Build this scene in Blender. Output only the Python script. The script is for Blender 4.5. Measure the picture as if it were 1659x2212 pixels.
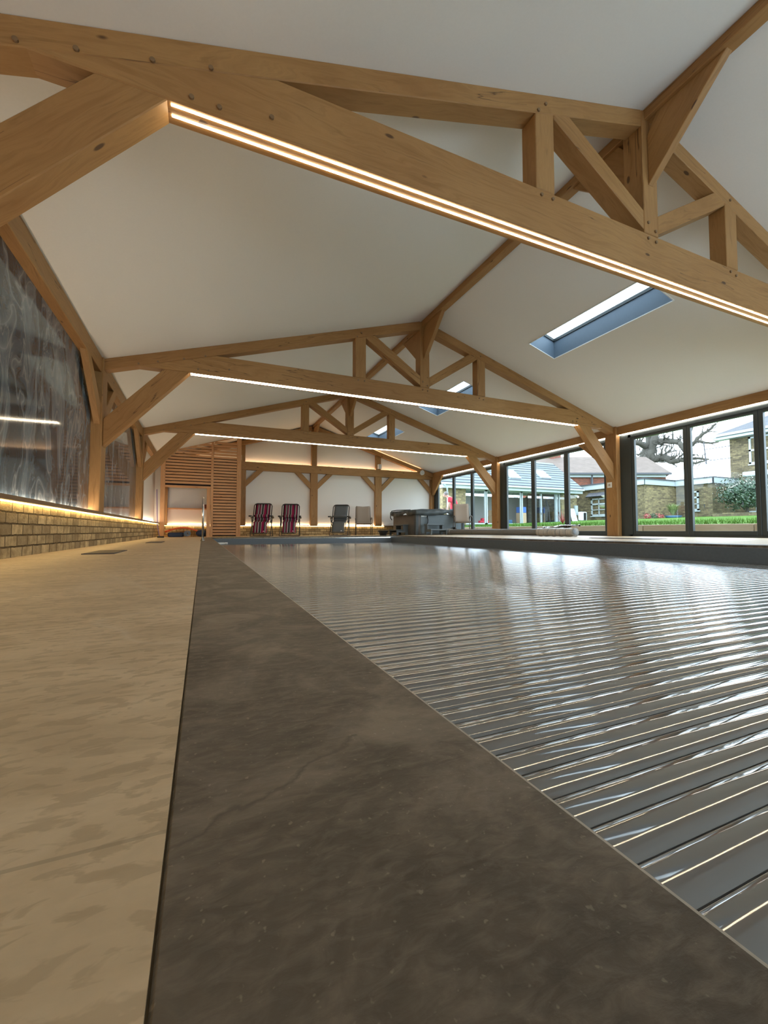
import bpy, math, random
from mathutils import Vector, Matrix
random.seed(7)
C = bpy.context.scene.collection
sc = bpy.context.scene
for o in list(bpy.data.objects):
    bpy.data.objects.remove(o, do_unlink=True)
# ------------------------------------------------------------------ camera
YAW, PITCH, FPX, CH = math.radians(23.306), math.radians(2.525), 910.93, .21
fwd = Vector((math.sin(YAW)*math.cos(PITCH), math.cos(YAW)*math.cos(PITCH), math.sin(PITCH)))
rgt = Vector((math.cos(YAW), -math.sin(YAW), 0)); upv = rgt.cross(fwd)
cd = bpy.data.cameras.new('camera'); cam = bpy.data.objects.new('camera', cd); C.objects.link(cam)
cam.matrix_world = Matrix.Translation((0, 0, CH)) @ Matrix((rgt, upv, -fwd)).transposed().to_4x4()
cd.sensor_fit = 'HORIZONTAL'; cd.sensor_width = 36; cd.lens = 36*FPX/1659; cd.clip_start = .01; cd.clip_end = 500
sc.camera = cam
# ------------------------------------------------------------------ light and exposure
sc.view_settings.view_transform = 'Standard'; sc.view_settings.look = 'None'
sc.view_settings.gamma = 1; sc.view_settings.use_curve_mapping = False
sc.view_settings.exposure = 0.5
w = bpy.data.worlds.new('overcast_sky'); sc.world = w; w.use_nodes = True
w.node_tree.nodes['Background'].inputs[0].default_value = (.70, .87, 1, 1)
w.node_tree.nodes['Background'].inputs[1].default_value = 4.7
WARM = (1, .66, .30); YEL = (1, .70, .28); SOFT = (1, .93, .82)
LED_TIE, LED_LEDGE, LED_WASH, LED_EAVE, LED_BACK = 29, 15, 68, 22, 18
sc.cycles.max_bounces = 9; sc.cycles.diffuse_bounces = 5; sc.cycles.transparent_max_bounces = 16
sc.cycles.sample_clamp_indirect = 8
try:
    sc.cycles.use_denoising = True
except Exception: pass

def wp(u, v, d):
    """the point of the place that lies d metres ahead in the direction seen at (u, v) of the photograph"""
    return Vector((0, 0, CH)) + d*(fwd + (u-829.5)/FPX*rgt - (v-1106)/FPX*upv)
# ------------------------------------------------------------------ helpers
class MB:
    def __init__(s): s.v = []; s.f = []
    def add(s, vs, fs):
        n = len(s.v); s.v += [tuple(v) for v in vs]; s.f += [tuple(i+n for i in f) for f in fs]; return s
    def box(s, x0, x1, y0, y1, z0, z1, M=None):
        vs = [Vector((x, y, z)) for x in (x0, x1) for y in (y0, y1) for z in (z0, z1)]
        if M: vs = [M @ v for v in vs]
        return s.add(vs, [(0,1,3,2),(4,6,7,5),(0,4,5,1),(2,3,7,6),(0,2,6,4),(1,5,7,3)])
    def prism(s, poly, plane, a, b):
        P = {'XZ': lambda p, t: (p[0], t, p[1]), 'YZ': lambda p, t: (t, p[0], p[1]), 'XY': lambda p, t: (p[0], p[1], t)}[plane]
        n = len(poly); vs = [P(p, a) for p in poly]+[P(p, b) for p in poly]
        return s.add(vs, [tuple(range(n))[::-1], tuple(range(n, 2*n))]+[(i, (i+1) % n, n+(i+1) % n, n+i) for i in range(n)])
    def bar(s, p, q, wd, ht, up=(0, 0, 1)):
        p, q = Vector(p), Vector(q); d = (q-p); L = d.length; d.normalize()
        x = d.cross(Vector(up)); x = x.normalized() if x.length > 1e-4 else Vector((1, 0, 0)); z = x.cross(d)
        vs = [c+sx*x*wd/2+sz*z*ht/2 for c in (p, q) for sx, sz in ((-1,-1),(1,-1),(1,1),(-1,1))]
        return s.add(vs, [(3,2,1,0),(4,5,6,7)]+[(i, (i+1) % 4, 4+(i+1) % 4, 4+i) for i in range(4)])
    def tube(s, pts, r, n=8, closed=False):
        pts = [Vector(p) for p in pts]; rs = r if isinstance(r, (list, tuple)) else [r]*len(pts)
        m = len(pts); base = len(s.v); ref = None
        for i, p in enumerate(pts):
            d = (pts[min(i+1, m-1)]-pts[max(i-1, 0)]).normalized()
            if ref is None: ref = d.orthogonal().normalized()
            ref = (ref-d*ref.dot(d)); ref = ref.normalized() if ref.length > 1e-5 else d.orthogonal().normalized()
            b = d.cross(ref)
            for k in range(n):
                a = 2*math.pi*k/n; s.v.append(tuple(p+rs[i]*(math.cos(a)*ref+math.sin(a)*b)))
        for i in range(m-1):
            for k in range(n):
                s.f.append((base+i*n+k, base+i*n+(k+1) % n, base+(i+1)*n+(k+1) % n, base+(i+1)*n+k))
        s.f.append(tuple(base+k for k in range(n))[::-1]); s.f.append(tuple(base+(m-1)*n+k for k in range(n)))
        return s
    def lathe(s, prof, c=(0, 0, 0), n=20):
        b = len(s.v); m = len(prof)
        for k in range(n):
            a = 2*math.pi*k/n
            for r, z in prof: s.v.append((c[0]+r*math.cos(a), c[1]+r*math.sin(a), c[2]+z))
        for k in range(n):
            for i in range(m-1):
                s.f.append((b+k*m+i, b+((k+1) % n)*m+i, b+((k+1) % n)*m+i+1, b+k*m+i+1))
        return s
    def ball(s, c, r, n=12, sx=1, sy=1, sz=1):
        b = len(s.v)
        for i in range(n+1):
            t = math.pi*i/n
            for k in range(n):
                a = 2*math.pi*k/n
                s.v.append((c[0]+sx*r*math.sin(t)*math.cos(a), c[1]+sy*r*math.sin(t)*math.sin(a), c[2]+sz*r*math.cos(t)))
        for i in range(n):
            for k in range(n): s.f.append((b+i*n+k, b+(i+1)*n+k, b+(i+1)*n+(k+1) % n, b+i*n+(k+1) % n))
        return s
    def sheet(s, fn, nu, nv, thick=0):
        b = len(s.v)
        for i in range(nu+1):
            for j in range(nv+1): s.v.append(tuple(fn(i/nu, j/nv)))
        for i in range(nu):
            for j in range(nv):
                a = b+i*(nv+1)+j; s.f.append((a, a+1, a+nv+2, a+nv+1))
        return s
    def build(s, name, mat, parent=None, axis=(0, 0, 1), smooth=False, bevel=0, off=None, solid=0):
        off0 = Vector(parent.location) if parent is not None else Vector((0, 0, 0))
        me = bpy.data.meshes.new(name); me.from_pydata([tuple(Vector(v)-off0) for v in s.v], [], s.f)
        me.materials.append(mat); me.validate()
        ax = Vector(axis).normalized(); uvl = me.uv_layers.new(name='UVMap')
        ou, ov = (random.uniform(0, 30), random.uniform(0, 30)) if off is None else off
        for p in me.polygons:
            n = p.normal
            if abs(n.dot(ax)) > .9:
                a = Vector((1, 0, 0)) if abs(ax.x) < .7 else Vector((0, 1, 0)); b = n.cross(a).normalized(); sw = 1
            else:
                a = ax; b = ax.cross(n).normalized()
            for li in p.loop_indices:
                co = me.vertices[me.loops[li].vertex_index].co+off0
                uvl.data[li].uv = (co.dot(a)+ou, co.dot(b)+ov)
            p.use_smooth = smooth
        o = bpy.data.objects.new(name, me); C.objects.link(o)
        if parent is not None: o.parent = parent
        if bevel:
            m = o.modifiers.new('b', 'BEVEL'); m.width = bevel; m.segments = 2 if bevel > .012 else 1; m.limit_method = 'ANGLE'
        if solid:
            m = o.modifiers.new('s', 'SOLIDIFY'); m.thickness = solid; m.offset = 0
        return o
def thing(name, label, cat, loc=(0, 0, 0), group=None):
    o = bpy.data.objects.new(name, None); C.objects.link(o); o.location = loc; o.empty_display_size = .1
    o['label'] = label; o['category'] = cat
    if group: o['group'] = group
    return o
def tag(o, label, cat, group=None):
    o['label'] = label; o['category'] = cat
    if group: o['group'] = group
    return o
def struct(o):
    o['kind'] = 'structure'; return o
def copy_tree(root, loc, rz, label, group=None, parent=None):
    c = root.copy(); C.objects.link(c)
    if parent is None:
        c.location = loc; c.rotation_euler = (0, 0, rz); c['label'] = label
        if group: c['group'] = group
    else: c.parent = parent
    for ch in [x for x in bpy.data.objects if x.parent == root]: copy_tree(ch, None, 0, None, None, c)
    return c
def place(root, loc, rz=0): root.location = loc; root.rotation_euler = (0, 0, rz)
# ------------------------------------------------------------------ materials
class NM:
    def __init__(s, name, rough=.6, metal=0, spec=.5):
        s.m = bpy.data.materials.new(name); s.m.use_nodes = True; s.t = s.m.node_tree; s.n = s.t.nodes
        s.b = s.n['Principled BSDF']; s.b.inputs['Roughness'].default_value = rough; s.b.inputs['Metallic'].default_value = metal
        s.b.inputs['Specular IOR Level'].default_value = spec
    def node(s, t, **k):
        n = s.n.new(t)
        for a, v in k.items():
            if a.startswith('i_'): n.inputs[a[2:].replace('_', ' ')].default_value = v
            else: setattr(n, a, v)
        return n
    def lk(s, a, b): s.t.links.new(a, b); return s
    def coord(s, kind='UV', scale=(1, 1, 1), swap=False):
        tc = s.node('ShaderNodeTexCoord'); out = tc.outputs[kind]
        if swap:
            se = s.node('ShaderNodeSeparateXYZ'); co = s.node('ShaderNodeCombineXYZ'); s.lk(out, se.inputs[0])
            s.lk(se.outputs[1], co.inputs[0]); s.lk(se.outputs[0], co.inputs[1]); out = co.outputs[0]
        mp = s.node('ShaderNodeMapping'); mp.inputs['Scale'].default_value = scale; s.lk(out, mp.inputs[0]); return mp.outputs[0]
    def noise(s, co, scale=5, detail=4, rough=.5, dist=0, out='Fac'):
        n = s.node('ShaderNodeTexNoise'); n.inputs['Scale'].default_value = scale; n.inputs['Detail'].default_value = detail
        n.inputs['Roughness'].default_value = rough; n.inputs['Distortion'].default_value = dist; s.lk(co, n.inputs[0]); return n.outputs[out]
    def ramp(s, fac, stops, interp='LINEAR'):
        r = s.node('ShaderNodeValToRGB'); r.color_ramp.interpolation = interp; e = r.color_ramp.elements
        while len(e) < len(stops): e.new(.5)
        for el, (p, c) in zip(e, stops): el.position = p; el.color = (*c, 1) if len(c) == 3 else c
        s.lk(fac, r.inputs[0]); return r.outputs[0]
    def mix(s, f, a, b, mode='MIX'):
        m = s.node('ShaderNodeMix'); m.data_type = 'RGBA'; m.blend_type = mode
        for sock, val in ((m.inputs[0], f), (m.inputs[6], a), (m.inputs[7], b)):
            if isinstance(val, (int, float)): sock.default_value = val
            elif isinstance(val, tuple): sock.default_value = (*val, 1)
            else: s.lk(val, sock)
        return m.outputs[2]
    def math(s, op, a, b=0, c=None):
        m = s.node('ShaderNodeMath'); m.operation = op
        for sock, val in zip(m.inputs, (a, b, c)):
            if val is None: continue
            if isinstance(val, (int, float)): sock.default_value = val
            else: s.lk(val, sock)
        return m.outputs[0]
    def color(s, c):
        if isinstance(c, tuple): s.b.inputs['Base Color'].default_value = (*c, 1)
        else: s.lk(c, s.b.inputs['Base Color'])
        return s
    def bump(s, h, st=.3, dist=.01):
        b = s.node('ShaderNodeBump'); b.inputs['Strength'].default_value = st; b.inputs['Distance'].default_value = dist
        s.lk(h, b.inputs['Height']); s.lk(b.outputs[0], s.b.inputs['Normal']); return s
def plain(name, c, rough=.6, metal=0, var=.12, sc_=18, bump=0, spec=.5):
    m = NM(name, rough, metal, spec); co = m.coord('Object'); n = m.noise(co, sc_, 4)
    m.color(m.mix(n, tuple(x*(1-var) for x in c), tuple(min(1, x*(1+var)) for x in c)))
    if bump: m.bump(n, bump)
    return m.m
def oak(name, a, b, dark, rough=.55):
    m = NM(name, rough, 0, .35); co = m.coord('UV', (1, 1, 1))
    warp = m.noise(m.coord('UV', (.7, 3.0, 1)), 1.2, 3, .5, .4)
    cs = m.coord('UV', (1.0, 16, 1)); va = m.node('ShaderNodeVectorMath', operation='ADD'); m.lk(cs, va.inputs[0])
    vs = m.node('ShaderNodeVectorMath', operation='SCALE'); vs.inputs['Scale'].default_value = 5.0
    cc = m.node('ShaderNodeCombineXYZ'); m.lk(warp, cc.inputs[1]); m.lk(cc.outputs[0], vs.inputs[0]); m.lk(vs.outputs[0], va.inputs[1])
    g = m.noise(va.outputs[0], 1.6, 6, .62)
    col = m.ramp(g, [(.28, a), (.55, b), (.78, tuple(x*.72 for x in a))])
    big = m.noise(co, .9, 2)
    col = m.mix(m.ramp(big, [(.35, (0, 0, 0)), (.7, (1, 1, 1))]), col, m.mix(1, col, (.86, .80, .74), 'MULTIPLY'))
    v = m.node('ShaderNodeTexVoronoi'); v.inputs['Scale'].default_value = 1.0; m.lk(m.coord('UV', (1.9, 4.6, 1)), v.inputs['Vector'])
    kn = m.ramp(v.outputs['Distance'], [(.055, (1, 1, 1)), (.085, (0, 0, 0))])
    keep = m.math('GREATER_THAN', m.noise(co, 1.7, 1), .41)
    col = m.mix(m.math('MULTIPLY', m.math('MULTIPLY', kn, keep), .85), col, dark)
    cr = m.noise(m.coord('UV', (.16, 3.0, 1)), 1.5, 4, .5, .12)
    crk = m.ramp(m.math('ABSOLUTE', m.math('SUBTRACT', cr, .5), 0), [(.0, (1, 1, 1)), (.0045, (0, 0, 0))])
    km = m.math('GREATER_THAN', m.noise(co, .55, 1), .52)
    crf = m.math('MULTIPLY', crk, km)
    col = m.mix(m.math('MULTIPLY', crf, .8), col, dark)
    m.color(col); m.bump(m.math('SUBTRACT', g, m.math('MULTIPLY', crf, .8)), .25, .004); return m.m
OAK = oak('oak_timber', (.30, .153, .052), (.41, .225, .085), (.06, .028, .014))
PINE = oak('screen_timber', (.50, .26, .115), (.60, .34, .17), (.22, .10, .045))
LEDGEW = oak('ledge_oak', (.20, .13, .07), (.26, .17, .095), (.05, .03, .02))
SLEEPER = oak('sleeper_timber', (.33, .25, .165), (.38, .30, .21), (.14, .09, .055), .8)
m = NM('plaster', .9, 0, .2); n_ = m.noise(m.coord('Object'), 60, 3); m.color(m.mix(n_, (.80, .78, .74), (.84, .82, .78))).bump(n_, .05, .002); PLASTER = m.m
# floor tiles
m = NM('beige_stone_tile', .5, 0, .45); co = m.coord('Object')
wv = m.noise(m.coord('Object', (1.2, 2.6, 1)), 2.2, 6, .62, 1.2)
sp = m.ramp(m.noise(m.coord('Object', (9, 20, 1)), 3.0, 4, .55, .5), [(.52, (0, 0, 0)), (.58, (1, 1, 1))])
col = m.ramp(wv, [(.25, (.42, .32, .205)), (.5, (.61, .48, .32)), (.75, (.76, .62, .44))])
col = m.mix(m.math('MULTIPLY', sp, m.math('MULTIPLY', m.noise(co, 2.3, 3), 1.1)), col, (.34, .255, .155))
ve = m.ramp(m.math('ABSOLUTE', m.math('SUBTRACT', m.noise(m.coord('Object', (.9, .6, 1)), 1.1, 2, .4, .5), .5), 0), [(0, (1, 1, 1)), (.006, (0, 0, 0))])
col = m.mix(m.math('MULTIPLY', ve, .4), col, (.68, .60, .48))
col = m.mix(m.math('MULTIPLY', m.noise(co, 95, 2), .35), col, (.40, .32, .23))
se = m.node('ShaderNodeSeparateXYZ'); m.lk(co, se.inputs[0])
jy = m.math('ABSOLUTE', m.math('SUBTRACT', m.math('FRACT', m.math('ADD', m.math('DIVIDE', m.math('SUBTRACT', se.outputs[1], .34), .9), 10.5), 0), .5), 0)
jf = m.math('LESS_THAN', jy, .0022)
m.color(m.mix(m.math('MULTIPLY', jf, .55), col, (.30, .24, .16))); m.bump(m.math('SUBTRACT', m.math('ADD', wv, m.noise(m.coord('Object', (8, 22, 1)), 2, 5)), jf), .35, .004); FLOOR = m.m
# coping
m = NM('dark_stone_coping', .5, 0, .35); co = m.coord('Object')
a = m.noise(m.coord('Object', (3, 3.4, 1)), 2.2, 8, .62, .7); b = m.noise(m.coord('Object', (14, 30, 1)), 3, 5, .6, .5)
col = m.ramp(a, [(.3, (.045, .037, .027)), (.5, (.10, .082, .064)), (.66, (.215, .178, .14))])
col = m.mix(m.ramp(b, [(.45, (0, 0, 0)), (.75, (.55, .55, .55))]), col, (.22, .185, .15))
sp = m.ramp(m.noise(co, 170, 2, .5), [(.66, (0, 0, 0)), (.73, (1, 1, 1))]); col = m.mix(m.math('MULTIPLY', sp, m.math('MULTIPLY', a, .8)), col, (.36, .31, .25))
ve = m.ramp(m.math('ABSOLUTE', m.math('SUBTRACT', m.noise(m.coord('Object', (4.2, 2.6, 1)), 1.0, 4, .55, .9), .5), 0), [(0, (1, 1, 1)), (.007, (0, 0, 0))])
col = m.mix(m.math('MULTIPLY', ve, m.math('MULTIPLY', m.math('SUBTRACT', b, .35), .25)), col, (.30, .24, .19))
se = m.node('ShaderNodeSeparateXYZ'); m.lk(co, se.inputs[0])
ln = m.math('SUBTRACT', m.math('SUBTRACT', se.outputs[1], m.math('MULTIPLY', se.outputs[0], .60)), m.math('ADD', .302, m.math('MULTIPLY', m.noise(m.coord('Object', (22, 22, 1)), 1, 4), .05)))
lf = m.ramp(m.math('ABSOLUTE', ln, 0), [(0, (1, 1, 1)), (.0025, (0, 0, 0))]); gl = m.ramp(m.math('ABSOLUTE', ln, 0), [(0, (1, 1, 1)), (.03, (0, 0, 0))])
inx = m.math('MULTIPLY', m.math('LESS_THAN', se.outputs[0], .15), m.math('GREATER_THAN', se.outputs[0], -.05))
col = m.mix(m.math('MULTIPLY', m.math('MULTIPLY', gl, inx), .35), col, (.24, .20, .155))
col = m.mix(m.math('MULTIPLY', m.math('MULTIPLY', lf, inx), .6), col, (.05, .042, .033))
m.color(col); m.bump(m.math('ADD', a, b), .3, .003); COPING = m.m
# bricks
def brick(name, c1, c2, mort, w_=.225, h_=.075, mt=.010, bump=.8, rough=.85, extra=(.18, .15, .10)):
    m = NM(name, rough, 0, .2); co = m.coord('UV', (1, 1, 1), True)
    va = m.node('ShaderNodeVectorMath', operation='ADD'); m.lk(co, va.inputs[0])
    vs = m.node('ShaderNodeVectorMath', operation='SCALE'); vs.inputs['Scale'].default_value = .014
    m.lk(m.noise(co, 14, 3, .6, 0, 'Color'), vs.inputs[0]); m.lk(vs.outputs[0], va.inputs[1])
    t = m.node('ShaderNodeTexBrick'); m.lk(va.outputs[0], t.inputs['Vector']); t.inputs['Scale'].default_value = 1
    t.inputs['Brick Width'].default_value = w_; t.inputs['Row Height'].default_value = h_+mt; t.inputs['Mortar Size'].default_value = mt*.5
    t.inputs['Mortar Smooth'].default_value = .3; t.inputs['Bias'].default_value = -.1
    t.inputs['Color1'].default_value = (*c1, 1); t.inputs['Color2'].default_value = (*c2, 1); t.inputs['Mortar'].default_value = (*mort, 1)
    n = m.noise(co, 9, 6, .65); col = m.mix(m.ramp(n, [(.4, (0, 0, 0)), (.68, (.8, .8, .8))]), t.outputs['Color'], extra)
    m.color(col); m.bump(m.math('SUBTRACT', m.math('MULTIPLY', m.noise(co, 45, 4), .5), t.outputs['Fac']), bump, .012); return m.m
BRICK_IN = brick('weathered_brick', (.62, .48, .27), (.23, .175, .105), (.06, .045, .025), mt=.015, bump=1.0, extra=(.20, .14, .07))
BRICK_Y = brick('yellow_stock_brick', (.33, .26, .125), (.10, .075, .045), (.22, .20, .15), mt=.014, extra=(.13, .10, .065))
BRICK_Y2 = brick('brown_yellow_brick', (.23, .18, .095), (.07, .055, .034), (.16, .14, .105), mt=.014, extra=(.09, .07, .045))
BRICK_R = brick('red_brick', (.27, .075, .045), (.13, .05, .038), (.20, .155, .125), mt=.014, extra=(.16, .08, .06))
# marble
m = NM('grey_marble', .07, 0, .6); 
w1 = m.noise(m.coord('UV', (.8, 1.3, 1)), 1.1, 2, .45, .3, 'Color')
va = m.node('ShaderNodeVectorMath', operation='MULTIPLY_ADD'); m.lk(w1, va.inputs[0]); va.inputs[1].default_value = (1.1, 1.5, 1); m.lk(m.coord('UV', (.55, 1.6, 1)), va.inputs[2])
g1 = m.noise(va.outputs[0], 1.3, 5, .55, .5); g2 = m.noise(va.outputs[0], 1.7, 2, .5, .3); g3 = m.noise(va.outputs[0], 5.5, 5, .6, .6)
col = m.ramp(g1, [(.33, (.018, .030, .042)), (.47, (.055, .080, .105)), (.58, (.16, .21, .25)), (.66, (.075, .082, .095)), (.74, (.12, .14, .17))])
v1 = m.ramp(m.math('ABSOLUTE', m.math('SUBTRACT', g2, .5), 0), [(0, (1, 1, 1)), (.007, (.45, .45, .45)), (.035, (0, 0, 0))])
v2 = m.ramp(m.math('ABSOLUTE', m.math('SUBTRACT', g1, .53), 0), [(0, (1, 1, 1)), (.012, (0, 0, 0))])
v3 = m.ramp(m.math('ABSOLUTE', m.math('SUBTRACT', g3, .5), 0), [(0, (1, 1, 1)), (.02, (0, 0, 0))])
col = m.mix(m.math('MULTIPLY', v1, .75), col, (.34, .37, .39)); col = m.mix(m.math('MULTIPLY', v2, .55), col, (.42, .42, .42)); col = m.mix(m.math('MULTIPLY', v3, .22), col, (.36, .38, .40))
m.color(col); MARBLE = m.m
# pool cover
m = NM('polished_slat', .09, 0, .75); m.b.inputs['IOR'].default_value = 1.56; co = m.coord('Object'); n = m.noise(m.coord('Object', (1.2, 7, 1)), 3, 5)
m.color(m.mix(n, (.185, .192, .197), (.225, .23, .235)))
m.lk(m.ramp(m.noise(m.coord('Object', (2, 9, 1)), 4, 5), [(.3, (.02,)*3), (.75, (.06,)*3)]), m.b.inputs['Roughness'])
m.bump(m.math('ADD', m.noise(m.coord('Object', (1.4, 9, 1)), 2.2, 3), m.math('MULTIPLY', m.noise(co, 60, 2), .02)), .06, .004); SLAT = m.m
LINER = plain('charcoal_pool_wall', (.125, .15, .175), .55, 0, .15, 30)
METAL = plain('anthracite_aluminium', (.035, .046, .048), .38, 0, .1, 5)
STEEL = plain('brushed_steel', (.6, .58, .55), .22, 1, .05)
PALE = plain('pale_lit_edge_rocker', (.42, .39, .35), .4, 0, .05)  # pale tone of the painted lit coping edge, shared by the switch rocker
BLACK = plain('black_tube', (.018, .018, .02), .4, 0, .1)
WHITE = plain('white_plastic', (.82, .84, .84), .4, 0, .03)
GREY = plain('grey_plastic', (.13, .155, .17), .6, 0, .12, 9)
TUB = plain('spa_panel', (.12, .105, .095), .6, 0, .2, 4)
TUBD = plain('spa_corner', (.055, .065, .07), .55, 0, .15, 4)
COVERV = plain('vinyl_spa_cover', (.06, .075, .082), .5, 0, .25, 6, .4)
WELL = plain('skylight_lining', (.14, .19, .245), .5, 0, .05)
UPVC = plain('white_frame', (.38, .42, .44), .35, 0, .03)
DARKIN = plain('dim_room', (.10, .10, .10), .9)
GREYFAB = plain('grey_mesh_fabric', (.11, .12, .125), .8, 0, .2, 80)
TAN = plain('taupe_sling_fabric', (.34, .27, .21), .8, 0, .12, 120)
BRONZE = plain('dark_bronze_tube', (.09, .075, .065), .4, .3, .1)
ORANGE = plain('orange_board_skin', (.75, .13, .04), .5, 0, .2)
BLUEFOAM = plain('blue_grey_foam', (.20, .27, .36), .8)
NAVY = plain('navy_nylon', (.03, .05, .11), .7)
YELLOW = plain('yellow_plastic', (.65, .60, .08), .5)
RED = plain('red_cotton', (.50, .04, .06), .9, 0, .15, 6)
SKIN = plain('skin', (.45, .27, .20), .6, 0, .06)
HAIR = plain('grey_hair', (.16, .14, .135), .9)
DENIM = plain('faded_denim', (.13, .17, .24), .9, 0, .2)
PINKM = plain('pink_towel', (.75, .40, .42), .9)
CARD = plain('cardboard', (.50, .36, .23), .9)
BLUE = plain('blue_glazed', (.05, .12, .22), .35)
BLUEP = plain('blue_plastic', (.08, .18, .55), .5)
STONE = plain('pale_stone', (.42, .40, .33), .85, 0, .15, 8, .3)
LEAD = plain('dark_gutter', (.06, .06, .07), .5)
PURPLE = plain('purple_pole', (.12, .07, .28), .4)
BARK = plain('oak_bark', (.075, .068, .055), .95, 0, .35, 5, .5)
LEAF = plain('dark_leaf', (.05, .085, .05), .5, 0, .5, 3)
LEAF2 = plain('grassy_leaf', (.22, .27, .10), .6, 0, .4, 3)
BLOOM = plain('cream_bloom', (.45, .42, .35), .7)
REDLEAF = plain('red_leaf', (.35, .08, .08), .6)
DECAL = plain('white_print', (.85, .80, .82), .6)
PINKD = plain('pink_print', (.85, .35, .45), .6)
def emit(name, c, st, back=None):
    m = bpy.data.materials.new(name); m.use_nodes = True; t = m.node_tree; b = t.nodes['Principled BSDF']
    b.inputs['Base Color'].default_value = (.8, .8, .8, 1); b.inputs['Emission Color'].default_value = (*c, 1); b.inputs['Emission Strength'].default_value = st; return m
LTIE = emit('warm_led_tie', (1, .84, .58), LED_TIE); LLEDGE = emit('warm_led_ledge', YEL, LED_LEDGE); LWASH = emit('warm_led_wash', (1, .82, .60), LED_WASH); LWASH2 = emit('warm_led_wash_far', (1, .68, .36), 24)
LEAVE = emit('soft_led_eaves', SOFT, LED_EAVE); LBACK = emit('amber_led', (1, .62, .32), LED_BACK)
def glass(name, tint=(.97, .985, .985), k=1.0):
    m = bpy.data.materials.new(name); m.use_nodes = True; t = m.node_tree; t.nodes.clear()
    o = t.nodes.new('ShaderNodeOutputMaterial'); mx = t.nodes.new('ShaderNodeMixShader'); tr = t.nodes.new('ShaderNodeBsdfTransparent')
    g = t.nodes.new('ShaderNodeBsdfGlossy'); f = t.nodes.new('ShaderNodeFresnel'); f.inputs[0].default_value = 1.4
    mu = t.nodes.new('ShaderNodeMath'); mu.operation = 'MULTIPLY'; mu.inputs[1].default_value = k
    tr.inputs[0].default_value = (*tint, 1); g.inputs['Roughness'].default_value = .01
    t.links.new(f.outputs[0], mu.inputs[0]); t.links.new(mu.outputs[0], mx.inputs[0]); t.links.new(tr.outputs[0], mx.inputs[1]); t.links.new(g.outputs[0], mx.inputs[2]); t.links.new(mx.outputs[0], o.inputs[0]); return m
GLASS = glass('window_glass', k=.5); HGLASS = glass('house_glass', (.55, .62, .66), 2.2); WRAP = glass('clear_film', (.93, .95, .97), 1.6)
m = NM('striped_fabric', .8, 0, .2); tc = m.node('ShaderNodeTexCoord'); se = m.node('ShaderNodeSeparateXYZ'); m.lk(tc.outputs['Object'], se.inputs[0])
K, G, L, Pk = (.010, .010, .012), (.13, .12, .125), (.33, .32, .32), (.24, .012, .06)
m.color(m.ramp(m.math('FRACT', m.math('MULTIPLY', m.math('ADD', se.outputs[0], .30), 1.75), 0), [(0, K), (.16, Pk), (.22, G), (.27, L), (.31, K), (.35, Pk), (.40, L), (.45, G), (.50, K), (.56, L), (.60, Pk), (.74, K), (.78, G), (.82, L), (.86, Pk), (.92, K)], 'CONSTANT')); STRIPE = m.m
m = NM('lawn_grass', .9, 0, .1); co = m.coord('Object'); n = m.noise(co, 40, 4); m.color(m.mix(n, (.05, .115, .02), (.11, .20, .035))).bump(n, .8, .03); GRASS = m.m
def slate(name, c1, c2, h_, rough=.7, wd=.35):
    m = NM(name, rough, 0, .3); co = m.coord('UV', (1, 1, 1), True); t = m.node('ShaderNodeTexBrick'); m.lk(co, t.inputs['Vector']); t.inputs['Scale'].default_value = 1
    t.inputs['Brick Width'].default_value = wd; t.inputs['Row Height'].default_value = h_; t.inputs['Mortar Size'].default_value = .018 if h_ > .2 else .008
    t.inputs['Color1'].default_value = (*c1, 1); t.inputs['Color2'].default_value = (*c2, 1); t.inputs['Mortar'].default_value = tuple(x*.35 for x in c1)+(1,)
    n = m.noise(co, 1.5, 5); m.color(m.mix(m.ramp(n, [(.4, (0, 0, 0)), (.7, (.5, .5, .5))]), t.outputs['Color'], tuple(x*.7 for x in c1))); return m.m
SLATE = slate('grey_slates', (.135, .165, .18), (.16, .19, .20), .36, .6, 30)
TILE = slate('brown_tiles', (.13, .095, .075), (.16, .12, .10), .12); TILED = slate('dark_tiles', (.075, .075, .085), (.10, .10, .11), .16)
m = NM('wrapped_stripes', .35, 0, .6); co = m.coord('Object', (1, 1, 1)); wv = m.noise(m.coord('Object', (2, 38, 2)), 1, 2)
m.color(m.ramp(wv, [(.38, (.22, .25, .28)), (.45, (.55, .52, .48)), (.5, (.30, .34, .40)), (.55, (.62, .60, .57)), (.62, (.45, .42, .38))])); m.bump(m.noise(co, 25, 4), .6, .02); ROLLW = m.m
m = NM('art_print', .5); m.color(m.ramp(m.noise(m.coord('Object'), 6, 4), [(.55, (.50, .50, .49)), (.68, (.27, .27, .25))])); PRINT = m.m
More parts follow.
